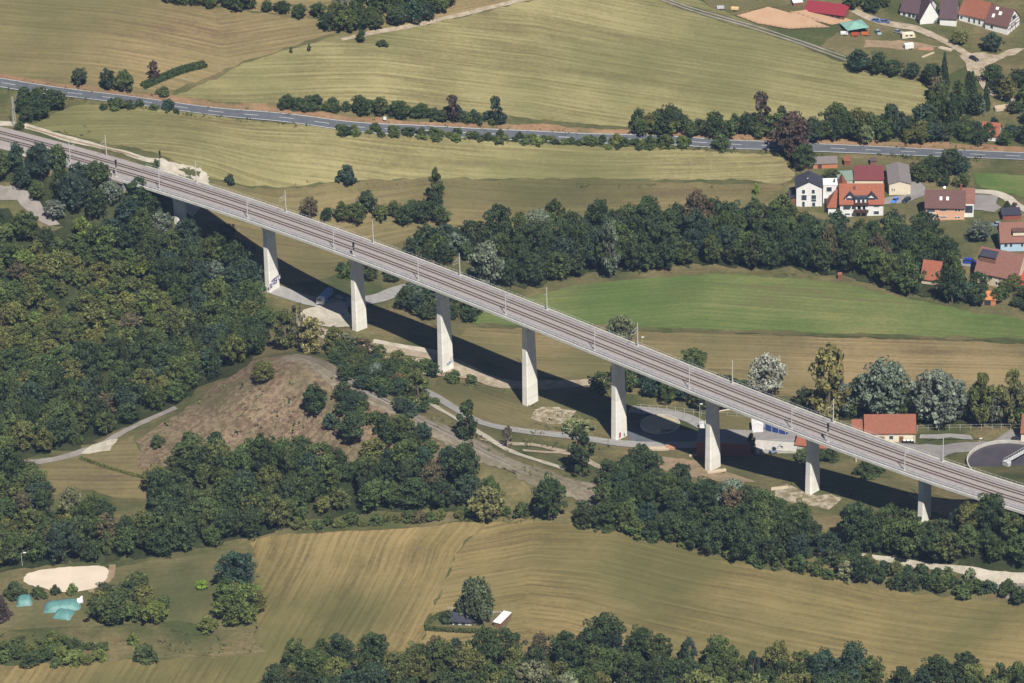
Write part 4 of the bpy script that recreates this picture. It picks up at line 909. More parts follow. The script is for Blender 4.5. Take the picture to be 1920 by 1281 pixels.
# ---- single trees: px, py of the foot, height, radius, kind, tone, label
SG = [
(151,160,8,3.4,'round','dark','dark rounded tree standing alone between top-left field and road'),
(203,168,9.5,3.6,'round','blue','left one of the paired dark trees beside the back road'),
(234,172,9.5,4.2,'round','mid','right one of the paired dark trees beside the back road'),
(289,149,8,3.1,'tall','purple','dull brown-purple tree standing behind the paired dark trees'),
(306,178,4,3.2,'bush','mid','low green bush below the slanting hedge near the road'),
(541,204,6.5,2.6,'round','dark','small dark round tree at the left end of the road hedge'),
(546,100,3,.9,'tall','mid','tiny slim tree on the field boundary, left of two'),
(580,97,3.4,1,'tall','dark','tiny slim tree on the field boundary, right of two'),
(678,216,9,3.3,'round','dark','first of three round trees behind the road, darkest'),
(713,216,8.2,3.1,'round','mid','middle one of three round trees behind the road'),
(751,222,8,3.9,'round','mid','widest of three round trees behind the road'),
(849,228,11.5,4.0,'tall','purple','brownish tree in the hedge behind the road'),
(930,232,12,4.2,'tall','blue','dark pointed tree at the right end of the road hedge'),
(678,79,5.5,2.4,'round','dark','small dark tree in front of the top copse'),
(716,86,3,3,'bush','mid','low bush on the field right of the small dark tree'),
(650,341,8,4.6,'bush','blue','dark bushy tree alone in the field behind the viaduct'),
(431,344,4.5,2.3,'bush','blue','small dark bush beside the loop of the gravel way'),
(294,313,4,1.7,'bush','mid','small green bush between the gravel way and the tracks'),
(38,243,4.5,2.3,'bush','mid','green bush at the foot of the lattice mast'),
(1257,250,13,5.2,'round','dark','large dark crowned tree at the left end of the belt behind the road'),
(1427,245,17,5.4,'tall','purple','tall brown-purple tree rising above the belt behind the road'),
(1568,250,14,5.5,'round','mid','broad mid green tree in the belt behind the road'),
(1675,256,14,5.6,'round','blue','dark blue-green tree at the right end of the belt behind the road'),
(1352,278,6.5,4.6,'bush','mid','round bush between the road and the near field'),
(1247,274,6,3.6,'bush','mid','round bush in front of the road, left of the tree tunnel'),
(1488,300,21,7.5,'round','purple','huge brown-purple tree overhanging the back road'),
(1505,316,11,5,'round','dark','dark tree at the foot of the huge brown one by the road'),
(820,392,17,4.3,'tall','mid','tallest tree at the right tip of the small field wood'),
(915,545,21,7.2,'round','grey','grey-green willow-like tree behind the viaduct near the fourth pier'),
(1145,522,24,5.2,'tall','grey','pale grey-green tree standing out of the long dark belt'),
(1555,510,22,3.6,'tall','brown','thin brownish tree in the long belt behind the meadow'),
(1418,365,5.5,1.6,'bush','bright','small bright yellow-green tree left of the white houses'),
(1415,392,6,3,'bush','mid','bush at the garden edge left of the white houses'),
(1560,338,5,3.3,'round','mid','rounded tree in front of the brown garden sheds'),
(1747,330,9,4.6,'round','dark','dark round tree left of the lane behind the pink house'),
(1888,398,5,2.9,'conifer','dark','dark conical tree beside the gravel drive of the pink house'),
(1838,452,9,4.5,'round','grey','greyish tree in the garden in front of the pink house drive'),
(1165,640,11,5.6,'round','pale','pale round tree peeping over the deck by the sixth pier'),
(1437,742,17,6.6,'round','silver','silvery white tree behind the viaduct deck'),
(1300,695,9,5.6,'round','mid','rounded tree just behind the deck left of the silvery tree'),
(1553,800,32,9.0,'tall','yellow','very tall yellowish poplar behind the viaduct'),
(1655,785,24,10,'round','grey','huge grey-green willow, left of two, behind the works building'),
(1760,795,22,9.8,'round','grey','huge grey-green willow, right of two, behind the works yard'),
(1840,800,21,5.6,'tall','olive','slender olive tree behind the yard fence, left of the autumn-tinted one'),
(1895,800,22,6,'tall','yellow','slender autumn-tinted tree near the right edge behind the fence'),
(583,662,15,6.5,'tall','yellow','widest yellow-brown poplar behind the mound top'),
(560,654,18,4.6,'sparse','brown','half-bare brownish poplar behind the mound top'),
(650,664,10,4.5,'tall','pale','pale green tree at the right end of the poplar clump'),
(536,655,16,5.4,'tall','olive','olive poplar left in the clump on the mound top'),
(628,664,11,5,'tall','olive','olive poplar right in the clump on the mound top'),
(495,712,7,5,'round','olive','dark olive tree at the upper left shoulder of the mound'),
(592,778,12.5,4.4,'round','dark','dark tree standing on the mound top'),
(622,800,6,3.2,'bush','blue','blue-green bush right of the tree on the mound top'),
(665,770,8,4.3,'round','blue','blue-green tree beside the disused track bed on the mound'),
(662,825,11,6,'round','dark','widest dark tree on the right flank of the mound'),
(296,838,5.5,3,'bush','mid','lone green bush at the foot of the mound near the path'),
(365,880,12.5,8,'round','mid','broad tree at the front of the brown mound'),
(470,880,12,6,'round','mid','mid green tree in front of the mound, in the middle'),
(567,850,7,3.8,'round','dark','small dark tree low on the brown mound slope'),
(705,812,3.6,1.7,'bush','dark','small dark shrub by the red soil of the mound, left one'),
(722,815,3.6,1.5,'bush','dark','small dark shrub by the red soil of the mound, middle one'),
(743,816,5,2.6,'bush','mid','rounded shrub by the red soil of the mound, right one'),
(785,768,16,5,'tall','olive','tall olive tree between the track bed and the gravel track'),
(760,775,7,4.5,'bush','blue','blue-green shrub at the foot of the tall olive tree'),
(878,825,15.5,5.4,'tall','dark','dark pyramidal tree beside the road below the fifth pier'),
(815,758,3.6,2,'bush','mid','small green shrub at the bend of the lane'),
(850,715,5,3.4,'bush','mid','green bush at the foot of the fourth pier'),
(884,718,4,2.6,'bush','mid','smaller green bush right of the fourth pier'),
(952,840,9,2.8,'sparse','purple','slim half-bare tree standing at the track fork'),
(1088,892,19,6.3,'tall','dark','tall feathery tree with visible trunk before the sixth pier'),
(1080,808,5,6.5,'bush','pale','pale green spreading bush beside the sixth pier'),
(1030,975,18,6,'round','dark','large dark tree at the end of the disused track bed'),
(1152,925,9.5,3.6,'conifer','dark','dark conical tree left of the right lower wood'),
(915,975,13,6.6,'round','yellow','pale yellowish tree at the right end of the centre wood'),
(443,1100,14,6.2,'round','blue','dark blue-green tree at the field corner, lower left'),
(450,1165,14,5.8,'round','light','light green tree below the dark corner tree'),
(378,1104,4,2.4,'bush','bright','small bright green bush alone on the lower left meadow'),
(390,1183,6,4,'bush','light','light green bush at the foot of the corner clump'),
(255,1100,7,4.2,'bush','mid','mid green bush right of the sand ring'),
(75,1120,5.5,3,'bush','mid','rounded green bush in front of the sand ring, largest'),
(104,1114,4,2,'bush','dark','small dark bush in front of the sand ring, middle'),
(136,1113,4.5,2,'bush','light','upright green bush in front of the sand ring, right'),
(30,1118,6,4,'bush','dark','dark bush left of the turquoise cover at the sand ring'),
(5,1160,9,3.5,'conifer','purple','dark conifer at the lower left edge'),
(210,1165,10,7,'round','mid','broad mid green tree right of the turquoise covers'),
(290,1166,8,4.6,'round','light','light green bushy tree on the lower left meadow'),
(275,1235,6.5,4.6,'bush','mid','dark green bush in the grass near the lower left thicket'),
(250,1205,4.5,2.2,'bush','light','light green shrub behind the dark bush, lower left'),
(896,1166,17,6,'willow','birch','drooping grey-green birch beside the garden hut in the front field'),
(838,1168,5.5,3.2,'bush','dark','dark shrub left of the garden hut'),
(1510,860,3.5,5,'bush','mid','low bushes left of the eighth pier'),
(1552,862,5,4.2,'bush','dark','dark green bush right of the eighth pier'),
(1634,888,5.6,6,'bush','dark','dark shrub under the deck left of the ninth pier'),
(1409,852,9,1.9,'tall','mid','narrow upright green shrub at the end of the rust-red shed'),
(1785,242,16,3.4,'conifer','dark','tall dark spruce beside the farm lane'),
(1838,216,8,3.2,'sparse','grey','thin greyish tree right of the spruce group'),
(1860,95,8,5,'round','blue','dark garden tree in front of the farmhouse with half-timber gable'),
(1800,82,6,4,'round','yellow','autumn yellow tree in front of the white farmhouse'),
(1715,30,4.5,3,'bush','mid','shrub before the gabled farmhouse'),
(1755,40,5.5,2.6,'conifer','dark','small dark conifer before the brown roofed barn'),
(1612,132,9,4.3,'round','blue','dark round tree at the left end of the farm tree group'),
(422,482,14.5,5.5,'round','dark','dark tree nearest the shadow, left of the second pier'),
(450,512,14,5.4,'round','dark','large dark tree at the wood edge left of the second pier'),
(470,545,13,5,'round','blue','dark tree beside the foot of the second pier'),
(482,582,12,4.6,'round','mid','green tree at the wood edge below the second pier'),
(500,618,10,4,'round','mid','green tree between second pier and poplar clump'),
(1890,1112,6,3,'bush','mid','shrub at the right end of the scrub belt'),
(1912,1130,6,3.4,'round','dark','dark tree at the right edge of the front field'),
]
for (a, b, h, r, kd, tn, lb) in SG: tree(a, b, h, r, kd, tn, lb, None, .12 if kd in ('sparse', 'tall') else (.06 if kd != 'bush' else 0))
# individuals: the largest 290 of each kind; the rest of the woods as one mass
for T in TREES: T['size'] = T['h'] * T['r'] * scale_at(T['p']) ** 2 * (0.2 if not (-40 < proj(T['p'])[0] < 1960 and proj(T['p'])[1] < 1350) else 1) + (1e7 if T['label'] else 0)
ind, rest = [], []
for nm in set(k[0] for k in KINDS.values()):
    g_ = sorted([T for T in TREES if KINDS[T['kind']][0] == nm], key=lambda T: -T['size']); ind += g_[:290]; rest += g_[290:]
groups = {}
for T in ind:
    if not T['label']: groups.setdefault(T['where'], []).append(T)
for wname, L_ in groups.items():
    rows = L_[0]['rows']; L_.sort(key=lambda T: -T['p'][1]); per = math.ceil(len(L_) / rows)
    rn = {1: [''], 2: ['back row ', 'front row '], 3: ['back row ', 'middle row ', 'front row '], 4: ['rearmost row ', 'second row ', 'third row ', 'front row '], 5: ['rearmost row ', 'second row ', 'middle row ', 'fourth row ', 'front row ']}[rows]
    for q in range(rows):
        ch = sorted(L_[q*per:(q+1)*per], key=lambda T: proj(T['p'])[0])
        for k, T in enumerate(ch):
            noun = 'shrub' if T['kind'] == 'bush' else ('conifer' if T['kind'] == 'conifer' else 'tree')
            wn = wname
            for pre in ('in the ', 'on the ', 'at the '):
                if wn.startswith(pre): wn = wn[len(pre):]
            T['label'] = '%s %s, %s from left, %s%s' % (WORD[T['tone']], noun, ordw(k), rn[q], wn)
            T['group'] = 'trees and shrubs ' + wname
for T in ind: build_tree(T)
print('#trees', len(ind), 'rest', len(rest), {k[0]: sum(1 for T in TREES if KINDS[T['kind']][0] == k[0]) for k in KINDS.values()})

# the remaining trees of the closed woods, one mass
if rest:
    QS, TS, CS = [], [], []; g = np.random.default_rng(5)
    for T in rest:
        Q, tt = LQ[T['kind'], int(g.integers(0, KINDS[T['kind']][2]))]; k = g.choice(len(Q), min(len(Q), 2300), replace=False)
        q = Q[k].copy(); ctr = q.mean(1, keepdims=True); q = ctr + (q - ctr) * 1.22; a = g.uniform(0, 6.28); c_, s_ = math.cos(a), math.sin(a)
        x = q[..., 0]*c_ - q[..., 1]*s_; y = q[..., 0]*s_ + q[..., 1]*c_; tr = T['h'] * T['trunk']
        q = np.stack([x*T['r'] + T['p'][0], y*T['r'] + T['p'][1], q[..., 2]*(T['h']-tr)/2 + tr + T['p'][2]], -1)
        QS.append(q); TS.append(tt[k]); CS.append(np.tile(np.array(jcol(T['tone'], R)), (len(k), 1)))
    me = leafmesh('woodland', np.concatenate(QS), np.concatenate(TS))
    ca = me.attributes.new('fcol', 'FLOAT_COLOR', 'FACE'); ca.data.foreach_set('color', np.concatenate(CS).astype(np.float32).ravel())
    m2 = M_leaf.copy(); m2.name = 'woodland leaves'; t = m2.node_tree
    at = t.nodes.new('ShaderNodeAttribute'); at.attribute_name = 'fcol'
    hs = [n for n in t.nodes if n.type == 'HUE_SAT'][0]; t.links.new(at.outputs['Color'], hs.inputs['Color'])
    nn_ = [n for n in t.nodes if n.type == 'TEX_NOISE'][0]; nn_.inputs['Scale'].default_value = .4
    me.materials.clear(); me.materials.append(m2)
    o = link(bpy.data.objects.new('woodland', me)); tag(o, 'closed mass of further broadleaf crowns inside the woods and belts', 'woodland', None, 'stuff')
# ------------------------------------------------------------ buildings
def roofmat(name, c1, c2): return simple(name, c1, c2, 1.1, .85, 'obj', 6, (1, 1, 3))
RO_orange = roofmat('orange tiles', (.33,.115,.065), (.235,.08,.047))
RO_red = roofmat('red tiles', (.28,.105,.062), (.20,.075,.047))
RO_rust = roofmat('weathered red tiles', (.25,.12,.09), (.18,.085,.066))
RO_brown = roofmat('brown tiles', (.145,.075,.065), (.105,.055,.05))
RO_dark = roofmat('dark slate', (.035,.035,.055), (.05,.05,.07))
RO_purple = roofmat('dark brown purple tiles', (.105,.065,.075), (.08,.05,.058))
RO_maroon = roofmat('maroon sheet', (.19,.05,.055), (.15,.042,.045))
RO_crim = roofmat('crimson sheet', (.28,.03,.045), (.22,.028,.04))
RO_grey = roofmat('grey sheet', (.22,.19,.185), (.17,.15,.145))
RO_green = roofmat('pale green sheet', (.22,.30,.24), (.18,.25,.20))
W_white = simple('white render', (.80,.79,.77), (.72,.71,.69), .5, .8)
W_cream = simple('cream render', (.74,.66,.50), (.66,.58,.44), .5, .8)
W_pink = simple('salmon render', (.72,.42,.28), (.64,.37,.25), .5, .8)
W_blue = simple('pale blue render', (.42,.58,.72), (.38,.52,.66), .5, .8)
W_old = simple('old cream render', (.66,.58,.43), (.50,.43,.32), .35, .9)
W_conc = simple('concrete wall', (.52,.49,.44), (.40,.38,.34), .5, .9)
W_wood = simple('brown boards', (.25,.13,.08), (.17,.09,.055), 1.5, .85, stretch=(4,4,.6))
W_orange = simple('orange boards', (.55,.22,.11), (.42,.17,.09), 1.5, .85)
W_rust = simple('rust red cladding', (.27,.085,.06), (.22,.07,.05), .8, .85, stretch=(3,3,.5))
G_pane = simple('window glass', (.03,.04,.06), (.06,.08,.11), .6, .15, spec=.5)
M_frame = simple('white frame', (.78,.78,.77), (.7,.7,.69), 1, .6)
M_blackp = simple('black plastic', (.02,.02,.022), (.03,.03,.03), 1, .5)
M_browntrim = simple('dark brown trim', (.10,.05,.035), (.07,.035,.025), 1, .7)
def gp(px, py): return gnd(px, py)
def house(name, label, a, b, depth, wh, rh, ridge='x', wall=W_white, roof=RO_red, wins=(), doors=(), sidewins=(), ov=.5, cat='house', chimney=None, skylights=(), z=None, group=None):
    A, B = gp(*a), gp(*b); d = B[:2] - A[:2]; w_ = float(np.linalg.norm(d)); yaw = math.atan2(d[1], d[0])
    z0 = (min(A[2], B[2]) - .3) if z is None else z
    e = empty(name, (A[0], A[1], z0), yaw, label, cat, group)
    if ridge == 'x':
        m = MB(); prof = [(0,0),(depth,0),(depth,wh),(depth/2,wh+rh),(0,wh)]
        vs = [(x, y, z_) for x in (0, w_) for y, z_ in prof]; m.add(vs, [(0,1,2,3,4)[::-1], (5,6,7,8,9)] + [(i, (i+1) % 5, 5+(i+1) % 5, 5+i) for i in range(5)])
        wl = m.build('wall', wall, e); k = rh/(depth/2); t_ = .28; m = MB()
        pr = [(-ov, wh-ov*k+.12), (depth/2, wh+rh+.12), (depth+ov, wh-ov*k+.12), (depth+ov, wh-ov*k+.12+t_), (depth/2, wh+rh+.12+t_), (-ov, wh-ov*k+.12+t_)]
        x0, x1 = -ov*.7, w_+ov*.7; n = 6
        vs = [(x0, y, z_) for y, z_ in pr] + [(x1, y, z_) for y, z_ in pr]
        m.add(vs, [(0,1,4,5),(1,2,3,4),(6,11,10,7),(7,10,9,8)] + [(i, n+i, n+(i+1) % n, (i+1) % n) for i in range(n)])
        rf = m.build('roof', roof, e)
        rz = lambda y: wh + rh * (1 - abs(y - depth/2)/(depth/2)) + .12 + t_
    elif ridge == 'y':
        m = MB(); prof = [(0,0),(w_,0),(w_,wh),(w_/2,wh+rh),(0,wh)]; m.prismy(prof, 0, depth); wl = m.build('wall', wall, e)
        k = rh/(w_/2); t_ = .28; pr = [(-ov, wh-ov*k+.12), (w_/2, wh+rh+.12), (w_+ov, wh-ov*k+.12), (w_+ov, wh-ov*k+.12+t_), (w_/2, wh+rh+.12+t_), (-ov, wh-ov*k+.12+t_)]
        m = MB(); m.prismy(pr, -ov*.7, depth+ov*.7); rf = m.build('roof', roof, e); rz = lambda y: wh + rh
    else:   # flat or mono-pitch: rises by rh toward the back
        m = MB(); vs = [(0,0,0),(w_,0,0),(w_,depth,0),(0,depth,0),(0,0,wh),(w_,0,wh),(w_,depth,wh+rh),(0,depth,wh+rh)]
        m.add(vs, [(3,2,1,0),(4,5,6,7),(0,1,5,4),(1,2,6,5),(2,3,7,6),(3,0,4,7)]); wl = m.build('wall', wall, e)
        k = rh/depth; m = MB(); vs = []
        for dz in (.02, .25):
            vs += [(-ov,-ov,wh-ov*k+dz),(w_+ov,-ov,wh-ov*k+dz),(w_+ov,depth+ov,wh+rh+ov*k+dz),(-ov,depth+ov,wh+rh+ov*k+dz)]
        m.add(vs, [(3,2,1,0),(4,5,6,7),(0,1,5,4),(1,2,6,5),(2,3,7,6),(3,0,4,7)]); rf = m.build('roof', roof, e); rz = lambda y: wh + rh*y/depth + .25
    def win(cx, cz, ww, hh, side='front'):
        f = MB(); g = MB()
        if side == 'front':
            f.box(cx-ww/2-.12, cx+ww/2+.12, -.09, -.003, cz-hh/2-.12, cz+hh/2+.12); g.box(cx-ww/2, cx+ww/2, -.13, -.093, cz-hh/2, cz+hh/2)
        elif side == 'right':
            f.box(w_+.003, w_+.09, cx-ww/2-.12, cx+ww/2+.12, cz-hh/2-.12, cz+hh/2+.12); g.box(w_+.093, w_+.13, cx-ww/2, cx+ww/2, cz-hh/2, cz+hh/2)
        fo = f.build('window', M_frame, e); g.build('pane', G_pane, fo)
    for q in wins: win(q[0]*w_, *q[1:])
    for q in sidewins: win(q[0]*depth, *q[1:], side='right')
    for (fx, ww, hh, dm) in doors:
        m = MB(); m.box(fx*w_-ww/2, fx*w_+ww/2, -.1, -.003, .3, hh+.3); m.build('door', dm, e)
    if chimney:
        for (fx, fy, hh) in chimney:
            m = MB(); m.box(fx*w_-.4, fx*w_+.4, fy*depth-.4, fy*depth+.4, wh, rz(fy*depth)+hh); m.build('chimney', RO_rust, rf)
    for (fx, fy, sw, sh) in skylights:
        y0 = fy*depth; dy = sh/2*.75; zz = rz
        m = MB(); x0 = fx*w_
        m.add([(x0-sw/2, y0-dy, zz(y0-dy)+.06), (x0+sw/2, y0-dy, zz(y0-dy)+.06), (x0+sw/2, y0+dy, zz(y0+dy)+.06), (x0-sw/2, y0+dy, zz(y0+dy)+.06)], [(0,1,2,3)]); m.build('skylight', M_frame, rf)
    return e, w_, wl, rf
# white modern house with dark gable roof
e, w_, _, _ = house('gabled_house', 'tall white house with dark slate gable roof, left end of the riverside houses', (1493,388), (1541,387), 9.5, 8.6, 2.6, 'y', W_white, RO_dark,
    wins=[(.28,7.0,1.1,1.6),(.66,7.0,1.1,1.6),(.30,4.4,2.0,2.2),(.68,4.6,1.8,1.7),(.68,3.1,1.8,.9),(.28,1.5,1.0,2.2),(.68,1.4,1.2,1.6)], ov=.5)
m = MB(); m.box(-2.8,-.02,.8,8.5,0,3.4); m.build('annex', W_wood, e); m = MB(); m.add([(-3.1,.5,2.9),(-.02,.5,4.6),(-.02,8.8,4.6),(-3.1,8.8,2.9),(-3.1,.5,3.15),(-.02,.5,4.85),(-.02,8.8,4.85),(-3.1,8.8,3.15)],[(3,2,1,0),(4,5,6,7),(0,1,5,4),(1,2,6,5),(2,3,7,6),(3,0,4,7)]); m.build('annex_roof', RO_dark, e)
m = MB(); m.box(4.3,4.8,2.6,3.1,9.6,11.6); m.build('flue', M_steel, e)
e, w_, _, _ = house('cube_house', 'white flat roofed cube house between the dark gable and the orange roof', (1543,381), (1570,380), 6.0, 8.0, .05, 'flat', W_white, M_frame,
    wins=[(.42,6.4,2.0,1.8),(.55,3.0,1.2,1.8),(.2,1.4,1.4,2.0)], ov=.12)
m = MB(); m.box(4.3,4.9,2.2,2.8,8.2,9.5); m.build('chimney', M_dark, e)
# big orange-roofed house with balconies
e, w_, _, rf = house('apartment_house', 'large white house with steep orange tiled roof, two dormers and dark balconies', (1575,407), (1656,405), 11.5, 6.2, 5.6, 'x', W_white, RO_orange,
    wins=[(.16,4.6,3.0,.9),(.15,3.9,2.6,.5),(.17,1.6,1.9,.6),(.84,5.0,2.2,.5),(.84,2.2,2.0,1.3)], chimney=[(.34,.36,1.2)], ov=.6)
for fx in (.23, .73):
    x0 = fx*w_; d = MB(); d.add([(x0-1.9,.9,6.6),(x0+1.9,.9,6.6),(x0+1.9,.9,8.3),(x0,.9,9.9),(x0-1.9,.9,8.3),(x0-1.9,4.2,8.3),(x0+1.9,4.2,8.3),(x0,5.0,9.9)],[(4,3,2,1,0)[::-1],(0,4,5),(1,6,2)]); dm = d.build('dormer', W_white, e)
    r_ = MB()
    for sg in (-1, 1): r_.add([(x0,.3,10.05),(x0+sg*2.4,.3,8.05),(x0+sg*2.4,4.2,8.05),(x0,5.2,10.05)], [(0,1,2,3) if sg < 0 else (3,2,1,0)])
    r_.build('dormer_roof', RO_dark, dm); g_ = MB(); g_.box(x0-1.5,x0+1.5,.8,.897,6.9,8.2); g_.build('pane', G_pane, dm)
m = MB(); m.box(.32*w_, .64*w_, -.02, 1.6, 6.4, 9.0); m.build('loggia', G_pane, e)
for zf in (3.2, 6.3):
    m = MB(); m.box(.31*w_, .655*w_, -1.7, -.02, zf-.25, zf); m.box(.31*w_, .655*w_, -1.72, -1.6, zf, zf+1.0); m.build('balcony', M_browntrim, e)
for (fx, zf) in ((.37,7.2),(.48,7.2),(.58,7.3),(.38,4.4),(.50,4.4),(.60,4.4)):
    m = MB(); m.box(fx*w_-.35, fx*w_+.35, -1.1, -.9, zf-.2, zf+1.0); m.build('window', M_frame, e)
for fx in (.42, .55):
    m = MB(); m.box(fx*w_-.7, fx*w_+.7, -.09, -.01, .4, 2.9); m.build('door', G_pane, e); m = MB(); m.box(fx*w_-.7, fx*w_+.7, -.09, -.01, 3.6, 5.9); m.build('door', G_pane, e)
m = MB(); m.box(-4.6,-.02,2.5,9.0,0,3.6); m.build('annex', W_white, e)
m = MB(); m.add([(-5.2,1.9,3.4),(-.02,1.9,3.4),(-.02,5.8,9.6),(-1.6,5.8,9.6),(-5.2,9.6,3.4),(-.02,9.6,3.4)], [(0,1,2,3),(0,3,4),(3,2,5,4)]); m.build('annex_roof', RO_orange, e)
m = MB(); m.prismy([(-.6,8.0),(2.6,8.0),(1.0,11.6)], 6.5, 15.5); m.build('rear_gable', W_white, e)
m = MB()
for sg in (-1, 1): m.add([(1.0,6.3,12.0),(1.0+sg*2.2,6.3,7.6),(1.0+sg*2.2,15.8,7.6),(1.0,15.8,12.0)], [(0,1,2,3) if sg < 0 else (3,2,1,0)])
m.build('rear_roof', RO_orange, e)
house('annex_building', 'low building with maroon roof behind the large orange roofed house', (1602,352), (1656,352), 9.5, 3.6, 1.7, 'flat', W_cream, RO_maroon, ov=.3, cat='building')
e, w_, _, _ = house('shed', 'pale green flat roofed shed behind the white cube house', (1572,352), (1604,350), 8, 3.2, .3, 'flat', W_conc, RO_green, ov=.2, cat='shed')
e, w_, _, _ = house('hall', 'cream walled hall with grey gable roof beside the parked cars', (1667,366), (1707,365), 17, 5.0, 1.3, 'y', W_cream, RO_grey, ov=.4, cat='hall')
M_logo = M_dark
m = MB(); m.box(1.1*1.0,1.35,-.05,-.003,2.0,2.9); m.box(.9,1.5,-.05,-.003,2.9,3.1); m.box(1.9,2.2,-.05,-.003,2.0,3.0); m.build('wall_mark', M_dark, e)
# pink house
e, w_, _, rf = house('pink_house', 'salmon pink house with brown tiled roof and two skylights', (1735,413), (1808,412), 11, 6.0, 4.6, 'x', W_pink, RO_brown,
    wins=[(.41,4.9,1.3,.55),(.50,4.9,1.3,.55),(.78,5.0,.8,.8),(.86,5.0,.8,.8),(.41,1.9,1.3,.4),(.50,1.9,1.3,.4),(.78,1.9,.8,.5),(.86,1.9,.8,.5)], skylights=[(.39,.24,1.0,1.6),(.56,.24,1.0,1.6)], ov=.6)
m = MB(); m.box(.6,3.6,-.05,1.2,3.2,5.7); m.build('loggia', G_pane, e); m = MB(); m.box(.3,3.8,-1.5,-.05,2.8,3.9); m.build('balcony', W_conc, e)
m = MB(); m.add([(.6,-.3,2.3),(3.8,-.3,2.6),(3.9,-2.2,.9),(1.8,-2.6,1.5)], [(0,3,2,1)]); m.build('awning', M_frame, e)
m = MB(); m.cyl((.48*w_,5.5,10.7),(.48*w_,5.5,12.2),.05,.05,5); m.build('dish_pole', M_steel, e); m = MB(); m.cyl((.48*w_,5.2,12.2),(.48*w_,5.1,12.3),.55,.55,12); m.build('satellite_dish', M_frame, e)
m = MB(); m.box(w_+.02,w_+3.6,2.0,9.0,0,6.4); m.build('stair_annex', W_white, e)
m = MB(); m.box(w_+.3,w_+3.2,1.7,1.98,3.2,6.0); m.build('glazing', G_pane, e)
m = MB(); m.add([(w_-1.5,6,7.0),(w_+4.2,6,7.0),(w_+4.2,11,9.4),(w_-1.5,11,9.4),(w_-1.5,15,7.0),(w_+4.2,15,7.0),(w_+4.2,2.4,6.42),(w_+.02,2.4,6.42),(w_+4.2,6,7.0),(w_+.02,6,7.0)], [(0,1,2,3),(3,2,5,4),(7,6,8,9)]); m.build('annex_roof', RO_rust, e)
m = MB(); m.box(w_-1.7,w_-1.0,10,10.8,7,11.2); m.build('chimney', RO_red, e)
# garden sheds behind
house('garden_shed', 'long brown garden shed with orange board wall behind the white houses', (1510,318), (1570,316), 5, 2.6, .6, 'flat', W_orange, RO_grey, ov=.3, cat='shed', doors=[(.45,1.6,2.2,M_browntrim),(.2,1.2,2.2,M_dark)])
house('garden_shed', 'small red garden hut at the right end of the long brown shed', (1583,312), (1594,312), 3, 2.6, .5, 'flat', W_rust, RO_red, ov=.2, cat='shed')
house('garden_shed', 'small dark wooden hut on the lawn behind the cream hall', (1632,311), (1643,311), 3, 2.2, .8, 'x', W_wood, RO_purple, ov=.2, cat='shed')
# blue house, right edge
e, w_, _, _ = house('blue_house', 'pale blue house with brown roof and long dormer at the right edge', (1876,472), (1945,470), 11, 4.6, 5.2, 'x', W_blue, RO_rust, wins=[(.14,3.2,1.2,1.5),(.28,3.2,1.0,1.5),(.58,3.2,.9,1.5),(.68,3.2,.9,1.5)], ov=.6)
m = MB(); m.box(.33*w_, .9*w_, .9, 4.5, 6.6, 8.3); m.build('dormer', W_cream, e); m = MB(); m.box(.31*w_, .92*w_, .5, 5.2, 8.32, 8.6); m.build('dormer_roof', RO_brown, e)
# old farmhouse
e, w_, _, rf = house('old_farmhouse', 'large old cream farmhouse with huge weathered red roof', (1828,529), (1906,545), 13, 5.0, 7.4, 'x', W_old, RO_rust,
    wins=[(.16,4.0,.8,1.2),(.38,3.8,1.2,1.2),(.60,4.0,.8,1.0),(.79,3.9,.9,1.1),(.88,3.9,.9,1.1),(.52,1.9,.7,1.2)], doors=[(.70,1.0,2.0,M_browntrim)], chimney=[(.9,.62,1.6)], ov=.5)
m = MB(); m.box(.03*w_,.42*w_,2.6,6.0,8.6,11.0); m.build('dormer', W_wood, e); m = MB(); m.add([(.02*w_,2.2,10.9),(.43*w_,2.2,10.9),(.43*w_,7.2,12.6),(.02*w_,7.2,12.6)], [(0,1,2,3)]); m.build('dormer_roof', RO_dark, e)
house('red_roofed_shed', 'shed with bright red roof at the right edge beside the old farmhouse', (1902,546), (1950,550), 8, 3.0, 2.4, 'flat', W_wood, roofmat('bright red sheet', (.40,.055,.04), (.33,.05,.035)), ov=.3, cat='shed')
house('barn', 'barn with bright orange tiled roof hidden among garden trees', (1727,533), (1760,537), 9, 3.0, 5.4, 'x', W_old, RO_orange, ov=.5, cat='barn')
e, w_, _, _ = house('garden_shed', 'small open hut with orange roof at the meadow edge below the old farmhouse', (1843,572), (1867,573), 4.4, 2.6, 1.2, 'flat', W_orange, roofmat('light orange sheet', (.55,.21,.08), (.45,.17,.07)), ov=.3, cat='shed', doors=[(.35,2.4,2.0,M_dark)])
house('garden_hut', 'tiny rust red hut at the edge of the green meadow', (1571,524), (1578,524), 1.8, 2.0, .6, 'x', W_rust, RO_red, ov=.1, cat='hut')
house('garden_shed', 'dark roofed shed at the right edge beside the pink house drive', (1880,414), (1914,412), 5, 2.6, .5, 'flat', W_rust, RO_dark, ov=.3, cat='shed')
